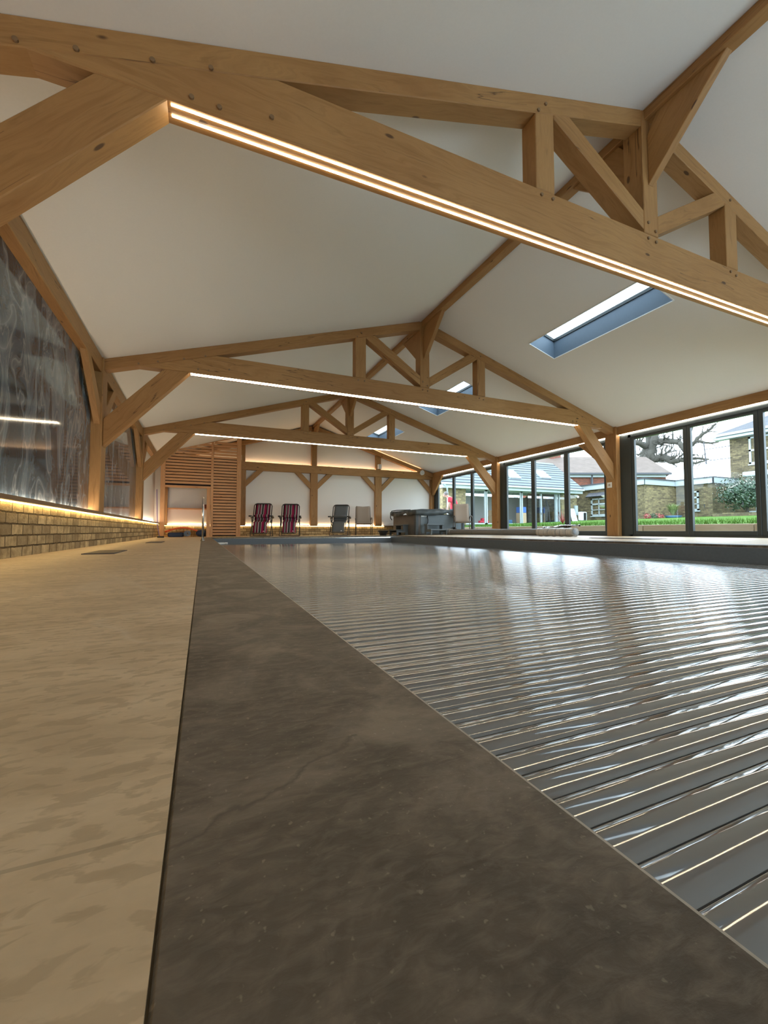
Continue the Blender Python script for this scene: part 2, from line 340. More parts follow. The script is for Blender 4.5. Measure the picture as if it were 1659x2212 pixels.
# ================================================================== the room
XL, XR, RX, SL, ZR = -1.34, 9.05, 3.88, .3065, 4.262
YB = 15.92; YF = -3.5
def cz(x): return ZR-SL*abs(x-RX)
def dz(x):                                                    # the deck rises slightly towards the glazed wall
    return 0 if x < .26 else (.035*(x-.26)/5.84 if x < 6.1 else .035+.048*(x-6.1)/3.2)
PXL, PXR, PY0, PY1 = .255, 6.1, -2.6, 13.5
s = MB(); s.box(-1.5, -.0194, YF, YB, -.1, 0); struct(s.build('floor', FLOOR))
s = MB(); s.box(-.021, -.0175, YF, YB, -.1, -.0035); struct(s.build('trim_5', plain('grout', (.10, .075, .045), .95, 0, .4, 60)))
def deck(x0, x1, y0, y1, name, mat, th=.06):
    s = MB(); xs = [x for x in (x0, .26, 6.1, x1) if x0 <= x <= x1]; xs = sorted(set(xs))
    for a, b in zip(xs, xs[1:]):
        s.add([(a, y0, dz(a)), (b, y0, dz(b)), (b, y1, dz(b)), (a, y1, dz(a)), (a, y0, dz(a)-th), (b, y0, dz(b)-th), (b, y1, dz(b)-th), (a, y1, dz(a)-th)],
              [(0,1,2,3),(7,6,5,4),(0,4,5,1),(1,5,6,2),(2,6,7,3),(3,7,4,0)])
    return struct(s.build(name, mat))
deck(PXR+.27, 9.35, YF, YB, 'floor', FLOOR); deck(-.018, PXR+.27, PY1+.27, YB, 'floor', FLOOR); deck(-.018, PXR+.27, YF, PY0-.27, 'floor', FLOOR)
s = MB(); s.box(-.018, PXL, PY0-.27, PY1+.27, -.022, 0); tag(s.build('pool_coping', COPING, bevel=.002), 'dark brown stone coping strip between beige floor tiles and slatted pool cover', 'coping', 'stone coping round the pool')
o = deck(PXL, PXR, PY1, PY1+.27, 'pool_coping', COPING, .03); del o['kind']; tag(o, 'grey stone coping across the far end of the pool', 'coping', 'stone coping round the pool')
o = deck(PXR, PXR+.27, PY0, PY1+.27, 'pool_coping', COPING, .03); del o['kind']; tag(o, 'grey stone coping along the pool edge facing the glazed doors', 'coping', 'stone coping round the pool')
s = MB(); s.box(PXL-.006, PXL+.002, PY0, PY1, -.034, -.0015); tag(s.build('lit_edge', PALE), 'thin pale strip added as the lit edge of the dark coping', 'trim')  # pale strip paints the light caught along the coping's rounded edge
s = MB()
s.box(PXR+.001, PXR+.1, PY0, PY1+.1, -1.4, .0); s.box(PXL-.1, PXL-.02, PY0, PY1+.1, -1.4, -.035); s.box(PXL-.1, PXR, PY1+.001, PY1+.1, -1.4, -.034); s.box(PXL-.1, PXR+.1, PY0-.1, PY0, -1.4, -.03); s.box(PXL-.1, PXR+.1, PY0, PY1, -1.5, -1.4)
pool = thing('swimming_pool', 'long rectangular indoor pool with charcoal walls sunk in the deck', 'pool', (3, 5, -1.4)); s.build('basin', LINER, pool)
# slatted cover
PT = .0685; s = MB(); y = PY0+.03; y -= (y-.302) % PT; nsl = int((PY1-.12-y)/PT)
def strip(prof):
    b = len(s.v); xs = [PXL+.012, 3.0, PXR-.02]; n = len(prof)
    for x in xs: s.v += [(x, a, z) for a, z in prof]
    for i in range(len(xs)-1): s.f += [(b+i*n+j, b+i*n+j+1, b+(i+1)*n+j+1, b+(i+1)*n+j) for j in range(n-1)]
for k in range(nsl):
    ts = [.018+.964*i/14 for i in range(15)]
    strip([(y+(k+q)*PT, -.2+.0048*(1-(2*q-1)**2)-.0016*max(0, abs(2*q-1)-.82)/.18) for q in ts])
    strip([(y+(k+.982)*PT, -.2014), (y+(k+.984)*PT, -.212), (y+(k+1.016)*PT, -.212), (y+(k+1.018)*PT, -.2014)])
tag(s.build('pool_cover', SLAT, smooth=True), 'glossy grey slatted safety cover floating over the whole pool', 'pool cover')
s = MB(); s.box(PXL+.05, PXL+.36, PY1-.17, PY1-.11, -.19, -.14); s.tube([(PXL+.36, PY1-.14, -.165), (PXL+.45, PY1-.14, -.165)], .03)
tag(s.build('cover_bracket', WHITE, bevel=.01), 'small white and black bracket at the far corner of the cover', 'bracket')
# ceiling with three skylight openings
SKX0, SKX1 = 5.6, 6.22; SK = [3.82, 8.25, 12.68]; SKL = 2.27
s = MB(); zz = lambda x, y: (x, y, cz(x))
s.add([zz(-1.5, YF), zz(RX, YF), zz(RX, YB), zz(-1.5, YB)], [(0, 1, 2, 3)])
s.add([zz(RX, YF), zz(SKX0, YF), zz(SKX0, YB), zz(RX, YB)], [(0, 1, 2, 3)]); s.add([zz(SKX1, YF), zz(9.4, YF), zz(9.4, YB), zz(SKX1, YB)], [(0, 1, 2, 3)])
ys = [YF]+[q for k in SK for q in (k, k+SKL)]+[YB]
for a, b in zip(ys[::2], ys[1::2]): s.add([zz(SKX0, a), zz(SKX1, a), zz(SKX1, b), zz(SKX0, b)], [(0, 1, 2, 3)])
struct(s.build('ceiling', PLASTER))
for i, y0 in enumerate(SK):
    D = .38; y1 = y0+SKL; wn = bpy.data.objects.new('window_%d' % (i+1), None); C.objects.link(wn); wn.location = (SKX0, y0, cz(SKX0)); struct(wn)
    s = MB(); c = [(SKX0, y0), (SKX1, y0), (SKX1, y1), (SKX0, y1)]
    for (a, b), (e, f) in zip(c, c[1:]+c[:1]): s.add([(a, b, cz(a)), (e, f, cz(e)), (e, f, cz(e)+D), (a, b, cz(a)+D)], [(0, 1, 2, 3)])
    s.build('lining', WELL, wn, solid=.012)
    s = MB()
    for (a, b), (e, f) in zip(c, c[1:]+c[:1]): s.bar((a, b, cz(a)-.002), (e, f, cz(e)-.002), .016, .012)
    s.build('trim', WHITE, wn)
    s = MB()
    for (a, b), (e, f) in zip(c, c[1:]+c[:1]): s.bar((a, b, cz(a)+D-.03), (e, f, cz(e)+D-.03), .05, .05)
    s.build('frame', METAL, wn)
    s = MB(); s.add([(a, b, cz(a)+D) for a, b in c], [(0, 1, 2, 3)]); s.build('pane', GLASS, wn)
# walls
wl = s = MB(); s.box(-1.62, -1.475, YF, YB, 0, 2.9); wl = struct(s.build('wall_left', PLASTER))
s = MB(); s.box(-1.475, -1.36, YF, YB, 0, .425); pl = struct(s.build('trim_1', BRICK_IN, off=(0, 0))) 
s = MB(); s.box(-1.475, -1.29, YF, YB, .437, .472); struct(s.build('trim_2', LEDGEW, axis=(0, 1, 0)))
s = MB(); s.box(-1.352, -1.335, YF, YB-.2, .427, .435); tag(s.build('led_strip', LLEDGE), 'warm glowing strip tucked under the ledge of the marble wall', 'led strip')
s = MB(); s.box(-1.445, -1.432, YF+.1, YB-.2, .4725, .479); tag(s.build('led_strip', LWASH), 'warm glowing strip on top of the ledge at the foot of the marble', 'led strip')
s = MB(); s.prism([(-1.6, 0), (9.4, 0), (9.4, cz(9.4)+.02), (RX, ZR+.02), (-1.6, cz(-1.6)+.02)], 'XZ', YB-.02, YB+.15); struct(s.build('wall_back', PLASTER))
YW = YB-.02
s = MB(); s.box(-1.36, 9.1, YW-.10, YW, -.02, .37); struct(s.build('trim_3', BRICK_IN, axis=(0, 0, 1), off=(0, 0)))
s = MB(); s.box(-1.3, 9.1, YW-.17, YW, .382, .412); struct(s.build('trim_4', LEDGEW, axis=(1, 0, 0)))
s = MB(); s.box(-1.3, 6.8, YW-.125, YW-.11, .372, .380); tag(s.build('led_strip', LLEDGE), 'warm glowing strip tucked under the ledge of the far gable wall', 'led strip')
s = MB(); s.box(-1.3, 6.8, YW-.045, YW-.033, .4125, .418); tag(s.build('led_strip', LWASH2), 'warm glowing strip on the ledge at the foot of the far gable wall', 'led strip')
s = MB()   # the gable wall behind the viewer
s.prism([(-1.6, 0), (2.4, 0), (2.4, 2.3), (8.4, 2.3), (8.4, 0), (9.4, 0), (9.4, cz(9.4)), (RX, ZR), (-1.6, cz(-1.6))], 'XZ', YF-.15, YF); struct(s.build('wall_front', PLASTER))
w4 = bpy.data.objects.new('window_4', None); C.objects.link(w4); w4.location = (5.4, YF, 0); struct(w4)  # unseen glazing, added to let more neutral daylight into the room
s = MB()
for x in (2.4, 5.4, 8.34): s.box(x, x+.06, YF-.1, YF-.04, 0, 2.3)
s.box(2.4, 8.4, YF-.1, YF-.04, 2.24, 2.3); s.box(2.4, 8.4, YF-.1, YF-.04, 0, .07); s.build('frame', METAL, w4)
s = MB(); s.box(2.4, 8.4, YF-.075, YF-.07, .05, 2.25); s.build('pane', GLASS, w4)
# marble panels on the side wall
mp = [(-.6, 'beside the camera'), (1.3, 'beside the nearest truss'), (2.9, 'before the second truss, the one farther from it'), (4.93, 'touching the post of the second truss'), (7.26, 'just past the post of the second truss'), (9.35, 'ending at the post of the third truss')]
for (y0, lab), y1 in zip(mp, (1.29, 2.56, 4.926, 6.94, 9.346, 11.36)):
    s = MB(); s.box(-1.474, -1.45, y0, y1, .475, 2.56); tag(s.build('marble_panel', MARBLE), 'polished grey veined marble panel '+lab, 'wall panel', 'marble panels on the side wall')
# eaves beams and ridge
def beam(name, lab, x0, x1, z0, z1, y0, y1, group=None):
    s = MB(); s.box(x0, x1, y0, y1, z0, z1); o = s.build(name, OAK, axis=(0, 1, 0), bevel=.006); tag(o, lab, 'beam', group); return o
s = MB(); s.prism([(XL-.16, 2.46), (XL, 2.44), (XL, cz(XL)), (XL-.16, cz(XL-.16))], 'XZ', YF, YB-.03)
tag(s.build('eaves_beam', OAK, axis=(0, 1, 0), bevel=.006), 'long oak eaves beam running above the marble panels', 'beam')
s = MB(); s.prism([(XR, 2.485), (XR+.2, 2.485), (XR+.2, cz(XR+.2)), (XR, cz(XR))], 'XZ', YF, YB-.03)
eb = tag(s.build('eaves_beam', OAK, axis=(0, 1, 0), bevel=.006), 'long oak eaves beam running above the glazed doors', 'beam')
for (a, b) in ((2.85, 6.93), (7.27, 11.35), (11.7, 15.65)):
    s = MB(); s.box(XR+.03, XR+.05, a, b, 2.470, 2.484); tag(s.build('led_strip', LEAVE), 'soft white strip light under the eaves beam over the ' + {2.85: 'doors nearest the camera', 7.27: 'middle doors', 11.7: 'doors beside the hot tub'}[a], 'led strip', 'strip lights over the doors')
s = MB(); s.prism([(RX-.065, cz(RX-.1)-.09), (RX+.065, cz(RX-.1)-.09), (RX+.065, cz(RX+.065)), (RX, ZR), (RX-.065, cz(RX-.065))], 'XZ', YF, YB-.03)
tag(s.build('ridge_beam', OAK, axis=(0, 1, 0), bevel=.006), 'oak ridge beam running along the apex of the vaulted ceiling', 'beam')
# ------------------------------------------------------------------ trusses
pegm = None
def peg(parent, x, y, z):
    global pegm
    if pegm is None:
        q = MB(); q.tube([(0, 0, 0), (0, -.012, 0)], .014, 8); o = q.build('peg', LEDGEW, None, axis=(0, 1, 0)); pegm = o.data; bpy.data.objects.remove(o)
    o = bpy.data.objects.new('peg', pegm); C.objects.link(o); o.parent = parent; o.location = Vector((x, y, z))-Vector(parent.location)
def truss(yf, zt0, lab, idx, zb=2.63, rd=.165):
    th = .165; y1 = yf+th; T = thing('roof_truss', lab, 'roof truss', (RX, yf+th/2, 0), 'oak roof trusses')
    def mem(name, poly, ax, a=yf, b=y1, bev=.006):
        return MB().prism(poly, 'XZ', a, b).build(name, OAK, T, axis=(ax[0], 0, ax[1]), bevel=bev)
    for sgn, xe in ((-1, XL), (1, XR)):
        xi = RX+sgn*.1
        mem('rafter', [(xe, cz(xe)-rd), (xi, cz(xi)-rd), (xi, cz(xi)), (xe, cz(xe))], (1, -sgn*SL))
        # the post, a little deeper than the truss
        px0, px1 = (XL+.02-.22, XL+.02) if sgn < 0 else (XR-.05, XR+.17)
        zb_ = .472 if sgn < 0 else .08
        MB().prism([(px0, zb_), (px1, zb_), (px1, cz(px1)-.005), (px0, cz(px0)-.005)], 'XZ', yf-.07, yf+.23).build('post', OAK, T, bevel=.008)
        pi = px1 if sgn < 0 else px0; m_ = (lambda d: pi+d) if sgn < 0 else (lambda d: pi-d)
        mem('brace', [(m_(0), 1.40), (m_(0), 1.80), (m_(.75), zb), (m_(1.10), zb)] if sgn < 0 else [(m_(0), 1.42), (m_(0), 1.81), (m_(.755), zb), (m_(1.105), zb)], (1, -sgn*1.12), yf+.002, y1-.002)
        # braces along the wall
        for d in ((-1, 1) if sgn < 0 else (1,)):
            ye = yf-.07 if d < 0 else yf+.23
            xa, xb = (px1-.10, px1-.02) if sgn < 0 else (px0+.03, px0+.13)
            MB().prism([(ye, 1.70), (ye, 1.98), (ye+d*.62, 2.46), (ye+d*.84, 2.46)], 'YZ', xa, xb).build('wall_brace', OAK, T, axis=(0, d, 1), bevel=.005)
    def rb(x): return cz(x)-rd
    xa = RX-(ZR-rd-zb)/SL; xb = RX+(ZR-rd-zb)/SL; ta = RX-(ZR-rd-zt0)/SL; tb = RX+(ZR-rd-zt0)/SL
    mem('tie_beam', [(xa-.02, zb), (xb+.02, zb), (tb, zt0), (ta, zt0)], (1, 0), bev=.008)
    kl, kr = RX-.1, RX+.1
    mem('king_post', [(kl, zt0), (kr, zt0), (kr, cz(kr)-.005), (kl, cz(kl)-.005)], (0, 1), yf-.004, y1+.03)
    for sgn in (-1, 1):
        qa, qb = sorted((RX+sgn*1.21, RX+sgn*1.41)); 
        mem('queen_post', [(qa, zt0), (qb, zt0), (qb, rb(qb)), (qa, rb(qa))], (0, 1))
        k = RX+sgn*.1; q = RX+sgn*1.21; 
        mem('strut', [(k, zt0+.03), (k, zt0+.21), (RX+sgn*(1.03), rb(RX+1.03)), (q, rb(q)), (q, rb(q)-.03)], (sgn*.9, .45))
    for d in (-1, 1):
        ye = yf-.004 if d < 0 else y1+.03
        MB().prism([(ye, 3.50), (ye, 4.0), (ye+d*.10, cz(RX-.1)-.088), (ye+d*.68, cz(RX-.1)-.088)], 'YZ', RX-.03, RX+.045).build('ridge_brace', OAK, T, axis=(0, d, 1), bevel=.005)
    x0 = XL+.02+1.115; x1 = XR-.05-1.12
    for yy in (yf+.022, yf+.092):
        MB().box(x0, x1, yy, yy+.013, zb-.004, zb+.001).build('led_strip', LTIE, T)
    for x, z in [(RX-.05, zt0+.10), (RX+.05, zt0+.04), (RX-1.36, zt0-.05), (RX-1.24, zt0-.05), (RX+1.26, zt0-.05), (RX+1.36, zt0-.07), (RX-.05, zt0-.05), (RX+.06, zt0-.06), (RX-1.3, rb(RX-1.3)+.08), (RX-1.38, rb(RX-1.38)+.02), (RX+1.3, rb(RX+1.3)+.08), (.05, 2.70), (-.10, 2.70), (.35, 2.76), (-.3, 2.83), (.0, 2.92), (-.65, 2.73), (-.9, 2.66), (7.7, 2.70), (7.82, 2.70), (8.0, 2.83), (8.3, 2.73), (8.6, 2.64)]:
        peg(T, x, yf-(.004 if abs(x-RX) < .09 and z > zt0 else 0), z)
    return T
truss(2.57, 3.025, 'huge oak truss overhead nearest the camera, cut off by the frame', 1, 2.645)
truss(7.02, 2.955, 'oak truss in the middle distance with its king post under the ridge', 2)
truss(11.44, 2.955, 'smallest complete oak truss, third along the ridge, before the gable wall', 3)
# gable frame on the back wall
G = thing('gable_frame', 'oak frame of beam, posts and braces against the white gable wall', 'timber frame', (RX, 15.78, 0))
gy0, gy1 = 15.75, YW-.005
MB().box(XL, XR, gy0-.01, gy1, 2.39, 2.69).build('beam', OAK, G, axis=(1, 0, 0), bevel=.008)
for a, b in ((-1.3, -1.08), (1.2, 1.41), (3.76, 4.03), (6.41, 6.69), (8.98, 9.2)):
    MB().prism([(a, .412), (b, .412), (b, 2.392), (a, 2.392)], 'XZ', gy0+.005, gy1).build('post', OAK, G, bevel=.006)
    if a < 8 and a > 0: MB().prism([(a+.03, 2.688), (b-.03, 2.688), (b-.03, cz(b)-.12), (a+.03, cz(a)-.12)], 'XZ', gy0+.02, gy1).build('stud', OAK, G, bevel=.006)
for x, d in ((1.41, 1), (3.76, -1), (4.03, 1), (6.41, -1), (6.69, 1), (8.98, -1)):
    MB().prism([(x, 1.78), (x, 2.02), (x+d*.38, 2.40), (x+d*.62, 2.40)], 'XZ', gy0+.03, gy1-.03).build('brace', OAK, G, axis=(d, 0, 1), bevel=.005)
for sgn, xe in ((-1, XL), (1, XR)):
    xi = RX+sgn*.1
    MB().prism([(xe, cz(xe)-.2), (xi, cz(xi)-.2), (xi, cz(xi)-.035), (xe, cz(xe)-.035)], 'XZ', gy0-.06, gy1-.02).build('rafter', OAK, G, axis=(1, 0, -sgn*SL), bevel=.006)
MB().prism([(15.69, 2.49), (15.69, 1.72), (15.63, 1.72), (14.88, 2.49)], 'YZ', 9.0, 9.09).build('wall_brace', OAK, G, axis=(0, -1, 1), bevel=.005)
MB().box(-1.0, 8.5, gy0+.05, gy0+.06, 2.6915, 2.699).build('led_strip', LBACK, G)
MB().prism([(15.74, 3.5), (15.74, 4.0), (15.64, 4.14), (15.05, 4.14)], 'YZ', RX-.03, RX+.045).build('ridge_brace', OAK, G, axis=(0, -1, 1), bevel=.005)
for sgn in (1,):
    xa, xb = (RX+sgn*1.5, RX+sgn*4.6); s = MB(); s.bar((xa, gy0+.06, cz(xa)-.030), (xb, gy0+.06, cz(xb)-.030), .012, .006); s.build('led_strip', LBACK, G)
# ------------------------------------------------------------------ bifold doors
def bifold(n, y0, y1, rise=.08):
    D = bpy.data.objects.new('door_%d' % n, None); C.objects.link(D); D.location = (9.18, (y0+y1)/2, rise); struct(D)
    xa, xb = 9.12, 9.19; z0, z1 = .07, 2.44; s = MB()
    s.box(xa-.01, xb+.01, y0, y0+.07, z0, z1); s.box(xa-.01, xb+.01, y1-.07, y1, z0, z1); s.box(xa-.01, xb+.01, y0, y1, z1-.06, z1); s.box(xa-.01, xb+.01, y0, y1, z0, z0+.05)
    s.build('frame', METAL, D); L = (y1-y0-.14)/3
    for k in range(3):
        a = y0+.07+k*L; b = a+L; f = .075
        q = MB(); q.box(xa, xb, a+.003, a+f, z0+.05, z1-.06); q.box(xa, xb, b-f, b-.003, z0+.05, z1-.06); q.box(xa, xb, a+f, b-f, z0+.05, z0+.13); q.box(xa, xb, a+f, b-f, z1-.12, z1-.06)
        lf = q.build('door_leaf', METAL, D, bevel=.004)
        MB().box(xa+.03, xa+.036, a+f, b-f, z0+.13, z1-.12).build('pane', GLASS, lf).location = -Vector(D.location)*0
        if k != 1:
            yy = b-.04 if k == 0 else a+.04
            MB().box(xa-.03, xa, yy-.01, yy+.01, 1.05, 1.18).build('handle', BLACK, lf)
for n, a, b in ((1, 2.93, 6.73), (2, 7.25, 11.17), (3, 11.67, 15.53)): bifold(n, a, b)
s = MB()
for a_, b_ in ((6.735, 6.945), (11.175, 11.365), (15.535, 15.74)): s.box(9.12, 9.19, a_, b_, .07, 2.44)
struct(s.build('trim_6', METAL))
s = MB(); s.box(9.1, 9.35, YF, 2.5, 0, 2.5); struct(s.build('wall_right', PLASTER))
s = MB(); s.box(9.13, 9.35, YF, YB, 2.44, 2.72); struct(s.build('wall_right', METAL))
# ------------------------------------------------------------------ slatted screen by the gable
SY = 15.0; S = thing('slatted_screen', 'tall pale timber screen of horizontal slats with a storage doorway', 'screen', (-.03, SY, 0))
for a, b in ((-1.24, -1.11), (1.045, 1.185)): MB().prism([(a, 0), (b, 0), (b, cz(b)-.01), (a, cz(a)-.01)], 'XZ', SY, SY+.12).build('post', PINE, S, bevel=.004)
MB().box(.12, .235, SY+.002, SY+.12, 0, 1.64).build('jamb', PINE, S, bevel=.004)
MB().prism([(.24, 0), (.315, 0), (.315, cz(.3)-.02), (.24, cz(.24)-.02)], 'XZ', SY-.008, SY+.1).build('stile', PINE, S, bevel=.003)
MB().box(-1.11, .24, SY-.004, SY+.11, 1.6, 1.665).build('lintel', PINE, S, axis=(1, 0, 0), bevel=.003)
z = .06
def xs_(z): return max(-1.11, RX-(ZR-.012-z)/SL)
while z < 3.16:
    if z+.07 < cz(.9)-.01: MB().prism([(max(.315, xs_(z)), z), (1.045, z), (1.045, z+.072), (max(.315, xs_(z+.072)), z+.072)], 'XZ', SY+.02, SY+.045).build('slat', PINE, S, axis=(1, 0, 0))
    if z > 1.67 and xs_(z+.072) < .2: MB().prism([(xs_(z), z), (.24, z), (.24, z+.072), (xs_(z+.072), z+.072)], 'XZ', SY+.02, SY+.045).build('slat', PINE, S, axis=(1, 0, 0))
    z += .098
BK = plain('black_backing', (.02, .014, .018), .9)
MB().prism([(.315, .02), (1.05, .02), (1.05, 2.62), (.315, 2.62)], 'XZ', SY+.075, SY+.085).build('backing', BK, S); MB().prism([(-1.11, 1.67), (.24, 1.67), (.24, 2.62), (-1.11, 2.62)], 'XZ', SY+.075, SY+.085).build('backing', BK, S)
MB().bar((-1.24, SY+.03, cz(-1.24)-.012), (1.18, SY+.03, cz(1.18)-.012), .03, .022).build('top_rail', PINE, S, axis=(1, 0, SL))
s = MB(); s.box(1.06, 1.18, SY+.12, gy0, 0, 3.2); 
# shelf and stored gear behind the opening
s = MB(); s.box(-1.05, 1.0, YW-.36, YW, .93, .965); sh = tag(s.build('shelf', PINE, axis=(1, 0, 0)), 'pale timber shelf on the wall behind the screen doorway', 'shelf')
s = MB(); s.box(.05, .25, YW-.3, YW-.1, .966, 1.10); tag(s.build('storage_box', plain('dark_red_box', (.22, .05, .03))), 'dark red box standing on the storage shelf', 'box')
B_ = thing('inflatable_board', 'orange inflatable board lying across the gear in the doorway', 'board', (-.6, 15.35, .3))
MB().sheet(lambda u, v: (-1.10+u*.95, 15.2+v*.38, .17+.17*math.sin(u*2.6)-.06*u), 10, 2).build('board', ORANGE, B_, solid=.05, smooth=True)
MB().box(-1.02, -.55, 15.2, 15.5, .003, .15).build('bag', NAVY, B_, bevel=.04)
s = MB()
for k in range(26):
    pass
R_ = thing('rolled_mat', 'rolled grey blue foam mat on the floor under the orange board', 'mat', (-.45, 15.2, 0))
s = MB(); sp_ = [(-.44+(.02+.0016*k)*math.cos(k*.55), 15.05, .115+(.02+.0016*k)*math.sin(k*.55)) for k in range(54)]
for (a, b) in zip(sp_, sp_[1:]): s.add([(a[0], 15.05, a[2]), (b[0], 15.05, b[2]), (b[0], 15.5, b[2]), (a[0], 15.5, a[2])], [(0, 1, 2, 3)])
s.build('mat', BLUEFOAM, R_, solid=.009)
s = MB(); s.ball((0, 15.3, .12), .2, 12, 1.0, .7, .6); tag(s.build('kit_bag', NAVY, smooth=True), 'navy fabric bag slumped beside the rolled mat', 'bag')
s = MB(); s.ball((.02, 15.08, .03), .03, 8); s.box(.18, .30, 15.1, 15.2, .002, .07); tag(s.build('mask_and_snorkel', YELLOW, bevel=.01), 'yellow and pale swim toy on the floor by the navy bag', 'toy')
B2 = thing('pool_brush', 'purple handled pool brush leaning on the brick plinth by the screen', 'brush', (-1.22, 14.3, 0))
MB().tube([(-1.14, 13.9, .03), (-1.22, 14.1, .35), (-1.27, 14.3, 1.45)], .011, 6).build('handle', PURPLE, B2)
MB().box(-1.2, -1.02, 13.86, 13.94, .001, .05).build('brush_head', BLACK, B2, bevel=.01)
# stainless grab rail, seen nearly edge-on
s = MB(); s.tube([(.012, 9.3, 0), (.012, 9.3, .7), (.012, 9.36, .84), (.012, 9.5, .89), (.012, 9.9, .89), (.012, 10.02, .84), (.012, 10.06, .7), (.012, 10.06, 0)], .02, 10)
s.tube([(.012, 9.3, 0), (.012, 9.3, .012)], .045, 12); s.tube([(.012, 10.06, 0), (.012, 10.06, .012)], .045, 12)
tag(s.build('grab_rail', STEEL, smooth=True), 'stainless steel hooped rail rising from the dark coping', 'rail')
for (x0, x1, y0, y1, lab) in ((-.97, -.72, 4.45, 5.15, 'grey hatch in the beige floor close to the brick plinth'), (-.88, -.64, 8.2, 8.9, 'grey hatch in the floor farther along toward the screen'), (7.3, 7.75, 5.0, 6.3, 'flush hatch in the deck by the glazed doors')):
    h = thing('floor_hatch', lab, 'hatch', (x0, y0, dz(x0)), 'access hatches in the floor'); z = dz((x0+x1)/2)+.004
    MB().box(x0, x1, y0, y1, z-.004, z+.003).build('frame', LEAD, h); MB().box(x0+.015, x1-.015, y0+.015, y1-.015, z, z+.005).build('lid', COPING, h)
# speakers and switch
for x, z, lab in ((1.17, 2.692, 'white box speaker on the oak beam beside the slatted screen'), (6.56, 2.692, 'white box speaker on the oak beam above the hot tub')):
    k = thing('wall_speaker', lab, 'speaker', (x, 15.68, z), 'speakers on the gable beam'); MB().box(x-.07, x+.07, 15.62, 15.74, z+.01, z+.20).build('cabinet', WHITE, k, bevel=.015); MB().box(x-.06, x+.06, 15.612, 15.622, z+.03, z+.19).build('grille', plain('pale_grille', (.55, .57, .58)), k, bevel=.006)
k = thing('round_speaker', 'round white speaker at the end of the gable beam near the doors', 'speaker', (8.5, 15.7, 2.66)); MB().tube([(8.52, 15.74, 2.66), (8.52, 15.66, 2.66)], .10, 24).build('cabinet', WHITE, k); MB().tube([(8.52, 15.66, 2.66), (8.52, 15.652, 2.66)], .082, 24).build('grille', plain('pale_mesh', (.6, .62, .63)), k)
k = thing('light_switch', 'square white switch plate on the oak post between glazed doors', 'switch', (8.995, 7.12, 1.3)); MB().box(8.988, 8.999, 7.08, 7.21, 1.24, 1.37).build('plate', WHITE, k, bevel=.004); MB().box(8.982, 8.99, 7.12, 7.17, 1.28, 1.33).build('rocker', PALE, k)
# ------------------------------------------------------------------ recliners
def recliner(fab, lab, group, pillow=True):
    R = thing('reclining_chair', lab, 'chair', (0, 0, 0), group); W = .30
    def P(o): return o
    fr = MB(); pts = [(-W, -.05, .48), (-W, .08, .72), (-W, .22, 1.06), (-W+.03, .245, 1.12), (-W+.08, .25, 1.14), (W-.08, .25, 1.14), (W-.03, .245, 1.12), (W, .22, 1.06), (W, .08, .72), (W, -.05, .48)]
    fr.tube(pts, .017, 8); fr.build('back_frame', BLACK, R, smooth=True)
    MB().sheet(lambda u, v: (-.255+.51*u, .005+.245*v-.02*math.sin(v*3.1)+.012*math.sin(u*3.14), .56+.56*v), 6, 8).build('backrest', fab, R, solid=.012, smooth=True)
    MB().sheet(lambda u, v: (-.235+.47*u, .01-.30*v, .56-.06*math.sin(v*2.2)-.03*v), 6, 6).build('seat', fab, R, solid=.012, smooth=True)
    MB().sheet(lambda u, v: (-.225+.45*u, -.31-.13*v, .49-.36*v-.02*math.sin(v*3.14)), 6, 6).build('leg_rest', fab, R, solid=.014, smooth=True)
    fr = MB(); fr.tube([(-.26, -.22, .50), (-.26, -.32, .48), (-.26, -.45, .13), (-.22, -.46, .11), (.22, -.46, .11), (.26, -.45, .13), (.26, -.32, .48), (.26, -.22, .50)], .012, 8); fr.build('leg_rest_frame', BLACK, R, smooth=True)
    MB().sheet(lambda u, v: (.10+.07*u, -.4475-.004, .165+.03*v*math.sin(u*3.14)), 8, 1).build('logo', PINKD if fab == STRIPE else DECAL, R, solid=.002)
    if pillow:
        pm = MB(); pm.tube([(-.25, -.02, .70), (-.22, -.035, .70), (.22, -.035, .70), (.25, -.02, .70)], [.03, .06, .06, .03], 12); pm.build('pillow', fab, R, smooth=True)
    for sx in (-1, 1):
        x = sx*.33
        MB().tube([(x, -.33, .012), (x, -.30, .03), (x, -.08, .36), (x, .12, .66)], .012, 8).build('leg', BLACK, R, smooth=True)
        MB().tube([(x*.97, .33, .012), (x*.97, .30, .03), (x*.97, .06, .36), (x*.97, -.20, .64)], .012, 8).build('leg', BLACK, R, smooth=True)
        MB().sheet(lambda u, v, x=x: (x*1.06-.035+.07*u, .14-.46*v, .64+.035*math.sin(v*3)+.04*v), 2, 6).build('armrest', BLACK, R, solid=.04, smooth=True)
        MB().tube([(x*.9, -.25, .49), (x, -.05, .50), (x*.9, .1, .56)], .011, 6).build('seat_rail', BLACK, R, smooth=True)
    for yy in (-.33, .33): MB().tube([(-.33, yy, .012), (.33, yy, .012)], .012, 8).build('floor_bar', BLACK, R)
    return R
r1 = recliner(STRIPE, 'striped pink, grey and black reclining chair nearest the slatted screen', 'striped recliners against the gable wall')
r2 = copy_tree(r1, (2.84, 14.95, dz(2.8)), -.28, 'striped pink, grey and black reclining chair beside the oak post', 'striped recliners against the gable wall')
place(r1, (1.88, 14.95, dz(1.9)), -.30)
r3 = recliner(GREYFAB, 'plain dark grey mesh reclining chair beside the taupe armchair', 'plain recliners'); place(r3, (4.66, 14.9, dz(4.6)), -.50)
